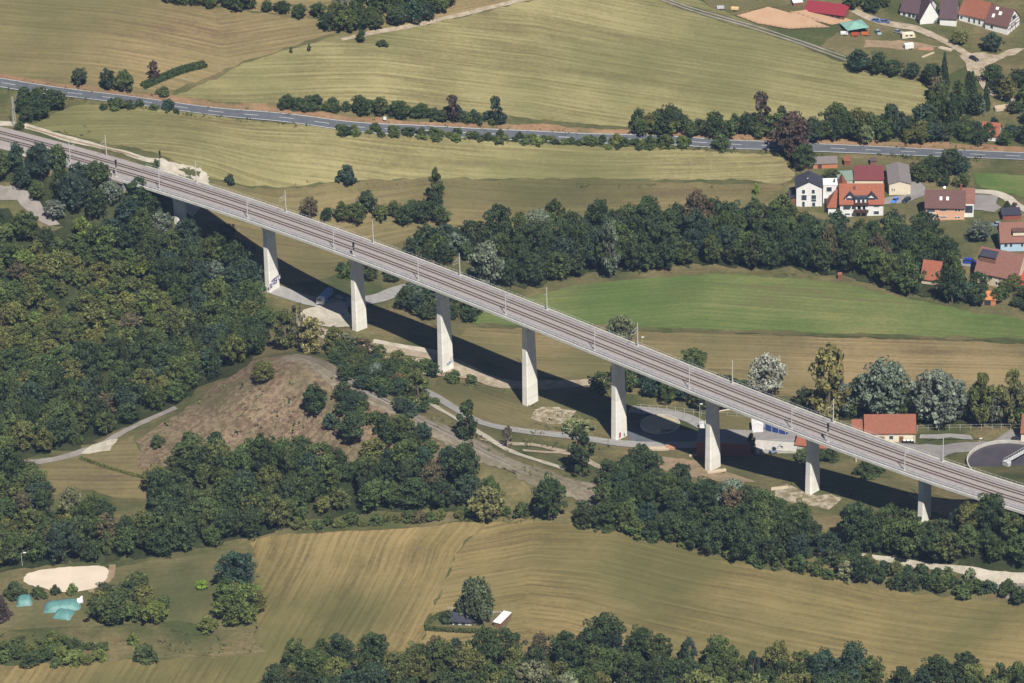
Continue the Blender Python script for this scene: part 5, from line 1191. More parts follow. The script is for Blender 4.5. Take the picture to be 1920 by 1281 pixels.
# farm, top right
house('stable', 'long stable with crimson sheet roof at the riding arena', (1508,20), (1582,39), 7.5, 2.6, 1.4, 'flat', W_wood, RO_crim, ov=.5, cat='stable', doors=[(.55,2,2.2,M_dark),(.7,2,2.2,M_dark),(.85,2,2.2,M_dark)])
house('small_shed', 'small white roofed shed at the left end of the crimson stable', (1488,12), (1505,12), 4, 2.2, .2, 'flat', W_wood, M_frame, ov=.2, cat='shed')
e, w_, _, _ = house('farmhouse', 'white farmhouse with dark brown roof and long low front', (1688,28), (1738,42), 11, 3.6, 5.0, 'x', W_white, RO_purple, wins=[(.15,2.2,1.2,1.2),(.35,2.2,1.2,1.6),(.5,2.2,1.2,1.6),(.65,2.2,1.0,1.6)], ov=.5)
e, w_, _, _ = house('gabled_farmhouse', 'white farm building with tall pointed gable and brown purple roof', (1725,46), (1762,43), 12, 2.6, 7.8, 'y', W_white, RO_purple, ov=.4)
e, w_, _, _ = house('barn', 'tall barn with big dull purple roof and plain white wall', (1762,47), (1793,50), 13, 4.0, 6.5, 'x', W_white, RO_purple, ov=.5, cat='barn')
e, w_, _, _ = house('long_farmhouse', 'long white farmhouse under an orange red roof, top right', (1798,38), (1846,52), 11, 4.4, 5.2, 'x', W_white, RO_red, wins=[(.1,2.8,1.0,1.2),(.4,2.4,.8,1.8),(.6,2.4,.8,1.8),(.8,2.4,.8,1.8)], ov=.5)
e, w_, _, _ = house('half_timbered_house', 'white house with dark half timbering and brown red roof with skylights', (1847,54), (1889,66), 11.5, 4.2, 5.6, 'x', W_white, RO_brown, skylights=[(.25,.2,1.2,1.6),(.5,.3,1.4,1.6),(.3,.42,1.4,1.2)], wins=[(.3,2.6,1.2,1.2)], sidewins=[(.3,3.0,1.0,1.4),(.65,3.0,1.0,1.4),(.5,6.6,3.2,1.6)], ov=.5)
for q in (2.6, 4.2, 5.6):
    m = MB(); m.box(w_+.003, w_+.12, .6 + (q-4)*.8 if q > 4.3 else .2, 11.2 - ((q-4)*.8 if q > 4.3 else 0), q-.12, q+.12); m.build('beam', M_browntrim, e)
for (y0, y1) in ((2,4),(8,6),(5,5)):
    m = MB(); m.cyl((w_+.06,y0,.3),(w_+.06,y1,4.1),.13,.13,5); m.build('beam', M_browntrim, e)
house('small_house', 'small house with orange red hipped roof among gardens behind the back road', (1840,262), (1872,266), 8, 3.0, 3.6, 'x', W_white, RO_orange, ov=.5)
# works building
e, w_, _, _ = house('works_building', 'cream works building with red tiled roof beside the viaduct', (1622,829), (1716,830), 10.5, 4.3, 4.3, 'x', W_cream, RO_red, wins=[(.52,2.5,1.4,1.3)], doors=[(.72,1.5,2.6,simple('brown door', (.22,.11,.05), (.18,.09,.04), 1, .7)), (.30,3.2,2.6,W_wood)], sidewins=[(.5,5.2,1.0,1.0)], ov=.5, cat='building')
m = MB(); m.box(-4.2,-.02,1.5,9.5,0,3.4); m.build('annex', W_cream, e)
m = MB(); m.add([(-4.7,.9,3.3),(-.02,.9,3.3),(-.02,5.5,6.6),(-4.7,5.5,6.6),(-4.7,10.1,3.3),(-.02,10.1,3.3),(-4.7,.9,3.5),(-.02,.9,3.5),(-.02,5.5,6.8),(-4.7,5.5,6.8),(-4.7,10.1,3.5),(-.02,10.1,3.5)], [(6,7,8,9),(9,8,11,10),(0,1,7,6),(0,3,2,1),(3,4,5,2),(0,6,9,3),(3,9,10,4)]); m.build('annex_roof', RO_red, e)
m = MB(); m.box(4.0*0+w_*.97, w_*.97+.12, -.16,-.003,.2,4.2); m.build('downpipe', M_browntrim, e)
for k in range(3):
    g = gp(1696 + 7*k, 832); b_ = empty('waste_container', g, 0, 'black wheeled waste container with white lid, %s of three at the works building' % ('left one','middle one','right one')[k], 'waste bin', 'waste containers at the works building')
    m = MB(); m.add([(-.6,-.45,.15),(.6,-.45,.15),(.6,.45,.15),(-.6,.45,.15),(-.68,-.55,1.3),(.68,-.55,1.3),(.68,.55,1.3),(-.68,.55,1.3)],[(3,2,1,0),(4,5,6,7),(0,1,5,4),(1,2,6,5),(2,3,7,6),(3,0,4,7)]); m.build('body', M_blackp, b_)
    m = MB(); m.box(-.5,.5,-.4,.5,1.305,1.42); m.build('lid', M_frame, b_)
    for sx in (-.5, .5):
        m = MB(); m.cyl((sx-.06,-.4,.12),(sx+.06,-.4,.12),.12,.12,8); m.build('wheel', M_dark, b_)
house('works_shed', 'red roofed shed half hidden behind the eighth pier', (1492,842), (1547,846), 7, 2.2, 2.4, 'flat', W_conc, RO_orange, ov=.4, cat='shed')
house('gatehouse', 'narrow building with red tiled roof cut by the right edge at the works', (1914,828), (1950,830), 8, 4.0, 5.0, 'x', W_cream, RO_red, ov=.4, cat='building')
# rust-red shed partly under the deck shadow
e, w_, _, _ = house('rust_red_shed', 'wide flat shed with rust red front half in the deck shadow', (1306,857), (1407,856), 9, 6.4, .3, 'flat', W_rust, M_asph2, ov=.1, cat='shed')
e, w_, _, _ = house('retaining_wall', 'pale concrete terrace wall right of the rust red shed', (1412,850), (1492,850), 6, 2.0, .1, 'flat', W_conc, W_conc, ov=.05, cat='wall')
e, w_, _, _ = house('site_container', 'white site container with faceted roof beside the blue skips', (1410,812), (1431,811), 4.5, 3.2, .9, 'y', M_frame, M_frame, ov=.1, cat='container')
M_skip = simple('blue painted steel', (.03,.07,.26), (.02,.05,.19), .8, .5)
A, B = gp(1434,808), gp(1474,817); d = (B-A)[:2]; L0 = np.linalg.norm(d); yaw = math.atan2(d[1], d[0])
e = empty('blue_container', A, yaw, 'long dark blue open steel container with pale ribs under the viaduct', 'container')
m = MB(); m.box(0,L0,0,.15,.2,2.5); m.box(0,L0,2.3,2.45,.2,2.5); m.box(0,.15,.153,2.297,.2,2.5); m.box(L0-.15,L0,.153,2.297,.2,2.5); m.box(.153,L0-.153,.153,2.297,.2,.4); m.build('body', M_skip, e)
for k in range(4):
    m = MB(); m.box(L0*(.0+.32*k),L0*(.0+.32*k)+.15,-.08,-.003,.2,2.55); m.build('rib', M_steel, e)
g = gp(1316,803); e = empty('switch_box', g, 0, 'small white cabinet beside the seventh pier', 'cabinet'); m = MB(); m.box(-.9,.9,-.5,.5,0,2.4); m.build('body', M_frame, e); m = MB(); m.box(-1,1,-.6,.6,2.403,2.5); m.build('lid', M_steel, e)
# basins
def basin(cx, cy, rad, hgt, name, label, inner, wallm, floor_m, depth=1.2, cat='basin'):
    g = gp(cx, cy); e = empty(name, g, 0, label, cat); n = 56; V, Fc = [], []
    prof = [(rad+.35,-1.2),(rad+.35,hgt),(rad,hgt),(rad,-depth)]
    for k in range(n):
        a = 2*math.pi*k/n
        for (r, z) in prof: V.append((r*math.cos(a), r*math.sin(a), z))
    for k in range(n):
        for j in range(3): a = k*4+j; b = ((k+1) % n)*4+j; Fc.append((a, b, b+1, a+1))
    meshobj('ring_wall', V, Fc, wallm, e)
    V = [(0,0,inner)] + [((rad-.02)*math.cos(2*math.pi*k/n), (rad-.02)*math.sin(2*math.pi*k/n), inner) for k in range(n)]
    meshobj('basin_floor', V, [(0, 1+k, 1+(k+1) % n) for k in range(n)], floor_m, e)
    return e, g
basin(1238, 797, 6.8, .55, 'round_basin', 'empty round concrete basin half in shadow between sixth and seventh pier', .28, W_conc, simple('basin concrete', (.42,.36,.25), (.33,.28,.20), .3, .9), depth=.3)
basin(1372, 797, 9.2, 1.2, 'covered_basin', 'round grass topped basin with pale rim right of the seventh pier', 1.0, W_cream, M_field_c)
e, g = basin(1893, 872, 14.5, 1.7, 'clarifier_basin', 'large dark clarifier basin with pale ring wall and scraper bridge', .5, W_conc, simple('dark basin water', (.05,.045,.055), (.075,.065,.075), .15, .35), depth=.5)
m = MB(); m.box(-2.5,13.8,-.7,.7,2.1,2.3)
for sy in (-.7, .7):
    for k in range(13): m.cyl((-2.4+k*1.3,sy,2.3),(-2.4+k*1.3,sy,3.3),.04,.04,4)
    m.cyl((-2.4,sy,3.3),(13.6,sy,3.3),.05,.05,5)
m.box(-2.4,-1.0,-1.3,1.3,.6,2.05); br = m.build('scraper_bridge', M_steel, e); br.rotation_euler = (0,0,.75)
m = MB(); m.cyl((0,0,.4),(0,0,2.05),.5,.5,10); m.build('centre_pillar', M_frame, e)
for k in range(7):
    an = 2.3 + k*.19; m = MB(); m.cyl((14.9*math.cos(an),14.9*math.sin(an),1.7),(14.9*math.cos(an),14.9*math.sin(an),2.7),.05,.05,4); m.build('rail_post', M_steel, e)
# ------------------------------------------------------------ vehicles
def carpaint(name, c): return simple(name, c, tuple(x*.9 for x in c), 1, .3, spec=.5)
M_glass = simple('car glass', (.02,.025,.03), (.03,.035,.04), 1, .1, spec=.6)
M_tyre = simple('tyre', (.015,.015,.016), (.02,.02,.02), 1, .8)
M_lamp = simple('lamp glass', (.8,.8,.8), (.7,.7,.7), 1, .2)
def car(px, py, px2, py2, c, label, kind='car', xyz=None):
    """nose toward (px2, py2)"""
    g = gp(px, py); h_ = gp(px2, py2); yaw = math.atan2(h_[1]-g[1], h_[0]-g[0])
    e = empty('parked_car' if kind != 'van' else 'parked_van', g, yaw, label, 'car' if kind != 'van' else 'van')
    pm = carpaint('paint ' + label[:12], c)
    L_, W_ = (4.4, 1.8) if kind != 'van' else (5.0, 1.9)
    if kind == 'car': body = [(-2.2,.35),(-2.15,.85),(-1.5,.95),(-.9,.95),(.9,.95),(2.0,.8),(2.2,.55),(2.2,.3)]; cab = [(-1.7,.953),(-1.25,1.45),(.25,1.48),(1.0,.953)]
    elif kind == 'estate': body = [(-2.25,.35),(-2.25,.95),(-1.5,.98),(1.0,.98),(2.1,.85),(2.25,.6),(2.25,.3)]; cab = [(-2.15,.983),(-1.95,1.5),(.3,1.52),(1.1,.983)]
    else: body = [(-2.5,.35),(-2.5,1.15),(1.4,1.15),(2.3,1.0),(2.5,.7),(2.5,.3)]; cab = [(-2.42,1.153),(-2.3,1.95),(.7,1.98),(1.6,1.153)]
    m = MB(); m.prismy(body, -W_/2, W_/2); m.build('body', pm, e)
    n = len(cab); m = MB(); vs = [(x, -W_/2+.08+(.14 if i in (1,2) else 0), z) for i, (x, z) in enumerate(cab)] + [(x, W_/2-.08-(.14 if i in (1,2) else 0), z) for i, (x, z) in enumerate(cab)]
    m.add(vs, [(0,4,5,1),(1,5,6,2),(2,6,7,3),(0,1,2,3),(7,6,5,4)]); m.build('cabin_glass', M_glass, e)
    a, b = cab[1], cab[2]; m = MB(); m.box(a[0]-.02, b[0]+.02, -W_/2+.2, W_/2-.2, b[1]+.003, b[1]+.05); m.build('roof', pm, e)
    for sx in (-L_*.31, L_*.31):
        for sy in (-1, 1):
            m = MB(); m.cyl((sx, sy*(W_/2-.2), .33), (sx, sy*(W_/2+.015), .33), .33, .33, 12); m.build('wheel', M_tyre, e)
    for sy in (-1, 1):
        m = MB(); m.box(body[-2][0]-.1, body[-2][0]+.02, sy*.65-.16, sy*.65+.16, .58, .74); m.build('headlight', M_lamp, e)
    return e
car(1678,378,1672,384,(.06,.22,.75),'bright blue car parked in front of the cream hall')
car(1699,378,1690,384,(.015,.02,.05),'dark navy car parked right of the blue one','estate')
car(1901,389,1897,397,(.08,.015,.03),'dark wine red car on the gravel drive of the pink house')
car(1868,423,1855,425,(.25,.3,.4),'silver blue car among shrubs by the blue house')
car(1819,494,1840,495,(.02,.06,.45),'deep blue van parked beside the old farmhouse','van')
car(1826,113,1834,117,(.01,.01,.02),'black car at the farm road junction','estate')
car(1659,43,1668,44,(.12,.15,.3),'dark blue grey estate car in the farmyard','estate')
car(1643,41,1650,43,(.10,.20,.42),'small blue car left in the farmyard','car')
car(1908,826,1918,824,(.03,.035,.05),'black car with bright windscreen beside the works gatehouse','estate')
car(1646,63,1650,68,(.25,.38,.42),'pale blue covered car on the farm lawn')
car(1684,62,1690,64,(.3,.3,.32),'silver grey car beside the farm lane')
car(640,562,655,565,(.08,.09,.20),'dark car in the deck shadow behind the truck','estate')
# truck: white cab with bluish box
g = gp(602, 572); h_ = gp(596, 578); yaw = math.atan2(h_[1]-g[1], h_[0]-g[0])
e = empty('truck', g, yaw, 'white truck cab with blue load body standing at the edge of the deck shadow', 'truck')
m = MB(); m.prismy([(-.9,.9),(-.9,3.3),(.9,3.1),(1.15,2.2),(1.25,.6),(-.9,.6)], -1.25, 1.25); m.build('cab', M_frame, e)
m = MB(); m.add([(1.18,-1.05,2.0),(1.18,1.05,2.0),(.99,.95,2.95),(.99,-.95,2.95)], [(0,1,2,3)]); m.build('windscreen', M_glass, e)
m = MB(); m.box(-8.5,-1.0,-1.25,1.25,1.0,3.2); m.build('load_body', simple('truck blue', (.12,.25,.5), (.1,.2,.42), 1, .5), e)
m = MB(); m.box(-8.5,.8,-.5,.5,.55,.95); m.build('chassis', M_dark, e)
m = MB(); m.box(1.26,1.34,-1.1,1.1,.6,1.0); m.build('bumper', M_dark, e)
for sx in (.2,-5.0,-6.3,-7.6):
    for sy in (-1.05,1.05):
        m = MB(); m.cyl((sx,sy-.15,.5),(sx,sy+.15,.5),.5,.5,12); m.build('wheel', M_tyre, e)
# horse trailer
g = gp(1704, 92); e = empty('horse_trailer', g, .2, 'white horse trailer standing on the farm lawn', 'trailer')
m = MB(); m.box(-1.9,1.9,-1.0,1.0,.5,2.3); m.build('body', M_frame, e); m = MB(); m.box(-1.95,1.95,-1.05,1.05,2.303,2.45); m.build('roof', W_white, e)
m = MB(); m.cyl((1.9,0,.6),(3.2,0,.5),.06,.06,6); m.build('drawbar', M_dark, e)
for sx in (.1,.9):
    for sy in (-1.03,1.03):
        m = MB(); m.cyl((sx,sy-.1,.33),(sx,sy+.1,.33),.33,.33,10); m.build('wheel', M_tyre, e)
# farm odds: tent roof, carts
g = gp(1602, 56); e = empty('green_canopy', g, .3, 'large pale turquoise canopy roof beside the riding arena', 'canopy')
m = MB(); m.add([(-5,-4.5,2.2),(5,-4.5,2.2),(5,4.5,2.2),(-5,4.5,2.2),(0,0,3.8)], [(0,1,4),(1,2,4),(2,3,4),(3,0,4)]); m.build('cover', simple('turquoise sheet', (.22,.40,.34), (.18,.34,.29), .4, .6), e)
for sx in (-4.8,4.8):
    for sy in (-4.3,4.3):
        m = MB(); m.cyl((sx,sy,0),(sx,sy,2.25),.07,.07,5); m.build('post', M_steel, e)
for (px, py, c, lb) in ((1583,66,(.7,.7,.7),'white farm trailer, leftmost in the row below the canopy'),(1603,68,(.45,.08,.05),'red farm trailer in the row below the canopy'),(1622,67,(.5,.16,.05),'orange farm trailer, rightmost in the row below the canopy'),(1351,18,(.5,.5,.52),'grey farm trailer at the left of the riding arena'),(1378,20,(.75,.55,.3),'tan farm trailer beside the grey one')):
    g = gp(px, py); e = empty('farm_trailer', g, R.uniform(-.3,.3), lb, 'trailer', 'farm trailers')
    m = MB(); m.box(-1.6,1.6,-.9,.9,.6,.75); m.box(-1.6,1.6,-.9,-.82,.753,1.5); m.box(-1.6,1.6,.82,.9,.753,1.5); m.box(-1.6,-1.52,-.817,.817,.753,1.5); m.box(1.52,1.6,-.817,.817,.753,1.5); m.build('body', carpaint('trailer '+lb[:9], c), e)
    for sy in (-.95,.95):
        m = MB(); m.cyl((0,sy-.1,.35),(0,sy+.1,.35),.35,.35,10); m.build('wheel', M_tyre, e)
    m = MB(); m.cyl((1.6,0,.6),(2.7,0,.45),.05,.05,5); m.build('drawbar', M_dark, e)
# caravan-like white big trailer by the lane
g = gp(1703, 72); e = empty('caravan', g, .1, 'cream caravan with curved roof beside the farm lane', 'caravan')
m = MB(); m.prismy([(-2.8,.5),(-2.8,2.2),(-2.3,2.6),(2.2,2.6),(2.8,1.8),(2.8,.5)], -1.1, 1.1); m.build('body', W_cream, e); m = MB(); m.box(-1.5,-.3,-1.14,-1.103,1.4,2.0); m.box(.4,1.6,-1.14,-1.103,1.4,2.0); m.build('windows', M_glass, e)
for sy in (-1.0,1.0):
    m = MB(); m.cyl((0,sy-.1,.33),(0,sy+.1,.33),.33,.33,10); m.build('wheel', M_tyre, e)
# stacks of boards and logs
def stack(px, py, L_, W_, H_, yaw, m_, label, name='timber_stack', cat='timber stack', n=5):
    g = gp(px, py); e = empty(name, g, yaw, label, cat); k_ = 0
    for k in range(n):
        m = MB(); y = -W_/2 + W_*(k+.5)/n; m.box(-L_/2+R.uniform(-.3,.3), L_/2+R.uniform(-.3,.3), y-W_/n*.42, y+W_/n*.42, .05, H_*R.uniform(.7,1)); m.build('board_pile', m_, e)
M_timb = simple('pale timber', (.58,.48,.36), (.42,.33,.24), 1.2, .85, stretch=(.5,4,4))
M_timbr = simple('reddish timber', (.48,.27,.18), (.38,.2,.13), 1.2, .85)
stack(1222,843,12,2.0,.8,-.05,M_timb,'pale timber stack on the ground below the sixth and seventh pier gap')
stack(1257,841,3.4,2.4,1.0,-.1,M_timbr,'orange brown timber stack at the right end of the pale one')
stack(1300,855,3.0,.8,.5,.1,M_timb,'small white bundle of poles at the edge of the deck shadow')
stack(1344,886,6.4,1.6,.8,.25,M_timb,'plank pile at the foot of the seventh pier')
stack(1736,93,6,2.5,.6,-.1,M_timbr,'flat board pile on the farm lawn, left')
stack(1773,93,6,2.5,.7,-.6,M_timb,'flat board pile on the farm lawn, right')
stack(1740,104,7,1.2,.5,.7,M_timb,'long poles lying on the farm lawn')
stack(1884,205,9,2.6,2.0,.3,M_timb,'long firewood stack by the farm lane, right edge')
stack(1462,917,6,2,.5,.15,M_timb,'grey pole bundle left of the eighth pier foot')
# small statues and machine on the grass by the concrete wall
for (px, py, lb) in ((1412,846,'pinkish white stone figure, left one, before the terrace wall'),(1421,851,'pale stone block, middle one, before the terrace wall'),(1430,850,'white stone block, right one, before the terrace wall')):
    g = gp(px, py); e = empty('stone_block', g, R.uniform(0,1), lb, 'stone block', 'stone blocks before the terrace wall')
    m = MB(); m.box(-.7,.7,-.5,.5,0,.9); m.build('base', W_conc, e); m = MB(); m.cyl((0,0,.9),(0,0,R.uniform(1.6,2.8)),.5,.35,7); m.build('top', M_frame, e)
g = gp(1450, 850); e = empty('small_excavator', g, .5, 'small blue grey machine with raised arm before the terrace wall', 'machine')
mb_ = simple('blue grey paint', (.22,.28,.42), (.18,.22,.34), 1, .5)
m = MB(); m.box(-1.4,1.4,-.9,-.45,0,.55); m.build('crawler', M_dark, e); m = MB(); m.box(-1.4,1.4,.45,.9,0,.55); m.build('crawler', M_dark, e)
m = MB(); m.box(-1.2,1.0,-.8,.8,.6,1.3); m.build('body', mb_, e); m = MB(); m.box(-.3,.7,-.6,.4,1.303,2.3); m.build('cab', M_glass, e)
m = MB(); m.cyl((1,0,1.0),(2.6,0,2.9),.18,.14,6); m.cyl((2.6,0,2.9),(3.4,0,1.7),.14,.1,6); m.build('arm', mb_, e); m = MB(); m.box(3.2,3.8,-.4,.4,1.2,1.7); m.build('bucket', M_dark, e)
# ------------------------------------------------------------ lamps, posts, fences
def lamp(px, py, hh, label, arm=1.2, name='street_lamp', grp=None):
    g = gp(px, py); e = empty(name, g, 0, label, 'street lamp', grp)
    m = MB(); m.cyl((0,0,0),(0,0,hh),.1,.06,6); m.build('pole', M_pale, e)
    m = MB(); m.cyl((0,0,hh-.03),(arm,0,hh+.15),.05,.05,5); m.build('arm', M_pale, e); m = MB(); m.box(arm-.5,arm+.5,-.2,.2,hh+.1,hh+.32); m.build('lamp_head', M_lamp, e)
lamp(42,1062,5.2,'bent white street lamp above the sand ring')
lamp(1312,786,6,'white lamp post at the yard fence left of the seventh pier',.6)
lamp(1204,660,6,'pale lamp post with round head on the field behind the deck',.3)
lamp(1836,854,6.6,'slim lamp post at the clarifier lawn',.4)
lamp(3,860,7,'pale post at the far left edge',.4)
def fence(name, pix, hgt, gap, label, m_post, rails=(.6, 1.1), r=.05, cat='fence', mesh=None):
    W = [np.asarray(a[:2]) for a in wpoly(pix)]; e = empty(name, (W[0][0], W[0][1], tz(*W[0])), 0, label, cat); o = np.array([W[0][0], W[0][1], tz(*W[0])])
    pts_ = []
    for a, b in zip(W[:-1], W[1:]):
        k = max(1, round(np.linalg.norm(b-a)/gap))
        pts_ += [a + (b-a)*i/k for i in range(k)]
    pts_.append(W[-1]); P3 = [np.array([p[0], p[1], tz(p[0], p[1])]) - o for p in pts_]
    for p in P3[:100]:
        m = MB(); m.cyl(p, p + np.array([0,0,hgt]), r, r, 5); m.build('post', m_post, e)
    for z in rails:
        m = MB()
        for a, b in zip(P3[:-1], P3[1:]): m.cyl(a+np.array([0,0,z]), b+np.array([0,0,z]), .03, .03, 4)
        m.build('rail', m_post, e)
    return e
fence('wire_fence', [(1185,768),(1250,772),(1300,778),(1345,784),(1400,786)], 2.4, 3.6, 'wire fence on pale posts behind the round basin', M_pale, (1.2, 2.3), .07)
fence('wire_fence', [(1720,808),(1800,807),(1860,806),(1912,806)], 2.4, 3.6, 'wire fence on pale posts along the works lawn', M_pale, (1.2, 2.3), .07)
fence('wooden_fence', [(1380,30),(1440,12),(1497,28),(1560,50),(1484,57),(1425,48),(1380,31)], 1.3, 2.4, 'brown post and rail fence around the riding arena', W_wood, (.6, 1.2), .08)
fence('guard_rail', [(612,628),(640,632),(680,639)], 1.0, 2.5, 'short pale guard rail at the lane beside the third pier', M_pale, (.5, .95), .06)
fence('guard_rail', [(960,805),(1000,812),(1080,822),(1150,829),(1190,831)], .9, 3, 'pale guard rail along the lane to the sixth pier', M_pale, (.5, .85), .06)
# roadside post, sign
for (px, py, lb) in ((722,230,'white roadside board beside the back road'),):
    g = gp(px, py); e = empty('road_sign', g, 0, lb, 'road sign'); m = MB(); m.cyl((0,0,0),(0,0,2.4),.06,.06,6); m.build('post', M_steel, e); m = MB(); m.box(-.6,.6,-.06,-.02,1.2,2.7); m.build('board', M_frame, e)
g = gp(1605, 866); e = empty('marker_post', g, 0, 'yellow white marker post under the deck left of the dark shrub', 'post'); m = MB(); m.cyl((0,0,0),(0,0,2.6),.2,.2,8); m.build('post', W_cream, e)
g = gp(1338,1030); e = empty('marker_post', g, 0, 'white marker post at the wood edge of the front field', 'post'); m = MB(); m.cyl((0,0,0),(0,0,2.0),.12,.12,8); m.build('post', M_frame, e)
# ------------------------------------------------------------ turquoise covers, lower left
M_teal = simple('turquoise tarpaulin', (.075,.19,.18), (.13,.27,.255), .5, .5, bump=.3)
def tarp(px, py, L_, W_, H_, yaw, label, seed):
    g = gp(px, py); e = empty('covered_stack', g, yaw, label, 'covered stack'); rr = random.Random(seed); n, k = 12, 8; V, Fc = [], []
    for i in range(n+1):
        for j in range(k+1):
            u, v = i/n*2-1, j/k*2-1; z = H_*(1-abs(v)**3)*(1-abs(u)**5)*(1+rr.uniform(-.08,.08)) + .05
            V.append((u*L_/2*(1+rr.uniform(-.02,.02)), v*W_/2*(1+rr.uniform(-.03,.03)), z))
    for i in range(n):
        for j in range(k): a = i*(k+1)+j; Fc.append((a, a+k+1, a+k+2, a+1))
    meshobj('cover', V, Fc, M_teal, e, True); m = MB(); m.box(-L_*.42,L_*.42,-W_*.38,W_*.38,0,H_*.45); m.build('stack', W_wood, e)
tarp(46,1128,5.4,6.4,2.0,.1,'small square turquoise covered stack left of the others',1)
tarp(117,1138,12.5,6.5,2.2,.12,'long turquoise covered stack in front of the sand ring',2)
tarp(120,1153,6.5,6.0,1.6,-.3,'lower turquoise covered stack below the long one',3)
g = gp(151,1132); e = empty('white_bale', g, 0, 'white wrapped bale at the right end of the long turquoise cover', 'bale'); m = MB(); m.cyl((-.9,0,1.0),(.9,0,1.2),1.1,.95,10); m.cyl((.2,0,2.0),(.8,.3,2.7),.5,.4,8); m.build('wrap', M_frame, e)
# ------------------------------------------------------------ allotment with hut in the front field
patch('meadow', [(800,1180),(815,1160),(850,1148),(950,1150),(962,1152),(945,1186),(880,1188)], M_lawn, .3, jit=.2)
e, w_, _, _ = house('garden_hut', 'small dark roofed garden hut with white front under the birch', (848,1173), (886,1174), 4.6, 2.3, 1.4, 'x', W_white, RO_dark, wins=[(.2,1.3,1.4,1.3),(.55,1.3,1.2,1.3)], doors=[(.85,.9,1.8,W_white)], ov=.7, cat='hut')
A, B = gp(932,1178), gp(952,1156); d = (B-A)[:2]; L0 = float(np.linalg.norm(d)); yaw = math.atan2(d[1], d[0])
e = empty('white_shed', A, yaw, 'long narrow shed with bright white flat roof at the allotment corner', 'shed')
m = MB(); m.box(0,L0,-1.2,1.2,0,2.1); m.build('wall', W_wood, e); m = MB(); m.box(-.2,L0+.2,-1.45,1.45,2.103,2.25); m.build('roof', M_frame, e)
def hedge(pix, wdt, hgt, tone, label):
    W = spline([np.asarray(a[:2]) for a in wpoly(pix)], False, 8); g = np.random.default_rng(len(label)); Q, T = [], []
    o = np.array([W[0][0], W[0][1], tz(*W[0])])
    for a, b in zip(W[:-1], W[1:]):
        L_ = np.linalg.norm(b-a); n = int(L_*wdt*hgt*26) + 6
        t = g.uniform(0, 1, n)[:, None]; c = a + (b-a)*t; nn = np.array([-(b-a)[1], (b-a)[0]])/max(L_, 1e-6)
        off = np.sign(g.uniform(-1, 1, n)) * wdt/2 * np.sqrt(g.uniform(0, 1, n)); z = hgt * (g.uniform(0, 1, n) ** .5) * g.uniform(.88, 1.06, n)
        c = c + nn * off[:, None]; zz = np.array([tz(x, y) for x, y in c]) + z
        p = np.stack([c[:, 0], c[:, 1], zz], 1) - o; u = g.normal(size=(n, 3)); u /= np.linalg.norm(u, axis=1)[:, None]; v = np.cross(u, g.normal(size=(n, 3))); v /= np.linalg.norm(v, axis=1)[:, None]
        s_ = g.uniform(.16, .32, (n, 1)); Q.append(np.stack([p-u*s_, p-v*s_, p+u*s_, p+v*s_], 1)); T.append(g.uniform(.7, 1.3, n))
    me = leafmesh('hedge', np.concatenate(Q), np.concatenate(T)); ob = link(bpy.data.objects.new('hedge', me)); ob.location = o; ob.color = jcol(tone); tag(ob, label, 'hedge')
hedge([(798,1182),(840,1185),(885,1187),(938,1188)], 1.4, 1.5, 'mid', 'clipped green hedge along the front of the allotment')
hedge([(800,1179),(812,1164),(832,1154)], 1.4, 1.6, 'mid', 'short hedge at the left corner of the allotment')
hedge([(268,166),(300,152),(340,136),(386,124)], 3.2, 1.9, 'dark', 'long dark slanting hedge between the two upper fields')
hedge([(150,860),(185,873),(225,885),(265,896)], 1.2, .8, 'olive', 'thin scrubby hedge crossing the small meadow at the mound')
fence('white_fence', [(840,1144),(855,1144)], 1.2, 1.5, 'little white fence behind the garden hut', M_frame, (.5,1.1), .06)
fence('white_fence', [(912,1152),(940,1152)], 1.2, 2, 'white rail fence between birch and white shed', M_frame, (.6,1.1), .06)

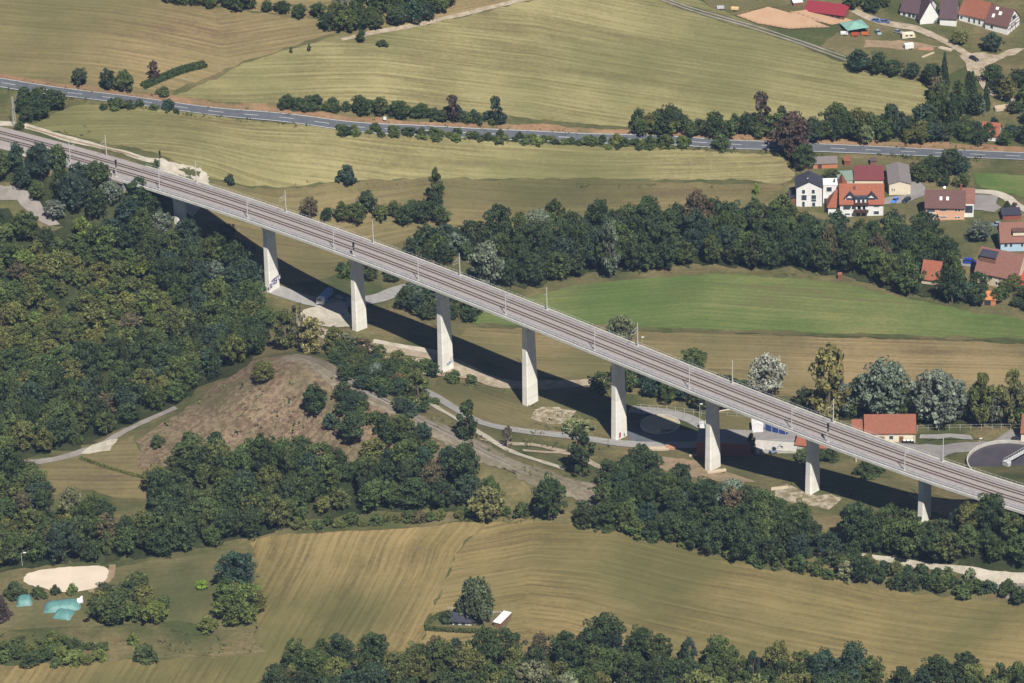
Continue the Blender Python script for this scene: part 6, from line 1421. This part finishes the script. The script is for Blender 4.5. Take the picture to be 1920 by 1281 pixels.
# ------------------------------------------------------------ low scrub and tall weeds nobody could count
def scatter(name, areas, label):
    Q, T, C_ = [], [], []; g = np.random.default_rng(21)
    for pix, dens, hs, tones in areas:
        W = np.array(wpoly(pix)); lo, hi = W.min(0), W.max(0); n = int((hi-lo).prod() * dens)
        c = g.uniform(lo, hi, (n, 2)); c = c[inpoly(c[:, 0], c[:, 1], W)]
        fr = np.sin(c[:, 0]*.21+3)*np.cos(c[:, 1]*.17) + np.sin(c[:, 0]*.07-c[:, 1]*.11); c = c[fr + g.normal(0, .6, len(c)) > 0]
        for x, y in c:
            z = tz(x, y); k = int(g.integers(4, 9)); h = g.uniform(*hs); tone = tones[int(g.integers(len(tones)))]; col = jcol(tone, R, .3)
            p = np.array([x, y, z]) + g.normal(0, 1, (k, 3)) * np.array([h*.6, h*.6, 0]) + np.stack([np.zeros(k), np.zeros(k), g.uniform(.2, 1, k)*h], 1)
            u = g.normal(size=(k, 3)); u /= np.linalg.norm(u, axis=1)[:, None]; v = np.cross(u, g.normal(size=(k, 3))); v /= np.linalg.norm(v, axis=1)[:, None]; s_ = g.uniform(.2, .45, (k, 1)) * h
            Q.append(np.stack([p-u*s_, p-v*s_, p+u*s_, p+v*s_], 1)); T.append(g.uniform(.7, 1.3, k)); C_.append(np.tile(np.array(col), (k, 1)))
    me = leafmesh(name, np.concatenate(Q), np.concatenate(T)); ca = me.attributes.new('fcol', 'FLOAT_COLOR', 'FACE'); ca.data.foreach_set('color', np.concatenate(C_).astype(np.float32).ravel())
    me.materials.clear(); me.materials.append(m2); o = link(bpy.data.objects.new(name, me)); tag(o, label, 'undergrowth', None, 'stuff')
MND = [(505,672),(560,735),(640,770),(720,805),(800,845),(700,880),(500,900),(330,900),(270,860),(300,800),(345,772),(400,732),(450,698)]
EDG = [[(470,1012),(700,994),(930,980),(1090,985),(1340,1040),(1440,1070),(1440,1060),(1340,1030),(1200,1000),(1050,975),(900,970),(700,984),(470,1000)],
 [(560,690),(700,750),(830,815),(960,880),(1150,945),(1160,925),(960,845),(840,790),(700,725)], [(620,640),(760,690),(900,735),(1000,770),(1150,815),(1140,800),(1000,750),(900,715),(760,665)],
 [(940,545),(1100,522),(1340,510),(1560,522),(1700,556),(1820,582),(1820,572),(1700,545),(1560,512),(1340,500),(1100,512)], [(1160,855),(1450,900),(1600,945),(1800,985),(1800,960),(1600,925),(1450,885)],
 [(-30,1190),(300,1180),(480,1200),(480,1225),(200,1238),(-30,1240)], [(330,320),(620,345),(1000,350),(1470,352),(1470,342),(1000,338),(620,335),(400,330)], [(1000,770),(1180,840),(1140,900),(960,850)]]
scatter('undergrowth', [(MND, .16, (.4, 1.0), ('brown', 'yellow', 'olive', 'brown', 'pale')), (MND, .035, (.9, 1.7), ('mid', 'olive', 'dark'))] + [(e_, .12, (.4, 1.1), ('olive', 'mid', 'brown', 'dark')) for e_ in EDG]
  + [([(a, b-4) for a, b in RD] + [(a, b-14) for a, b in RD[::-1]], .14, (.4, .9), ('brown', 'olive', 'mid')), ([(a, b+7) for a, b in RD] + [(a, b+15) for a, b in RD[::-1]], .22, (.5, 1.2), ('mid', 'olive', 'dark')),
     ([(130,192),(180,262),(300,295),(290,300),(100,246),(60,232)], .1, (.4,.9), ('olive','brown')), ([(1480,230),(1760,240),(1900,260),(1900,275),(1480,262)], .06, (.6,1.4), ('mid','olive'))], 'low weeds, dry scrub and rank grass along edges and on the mound')
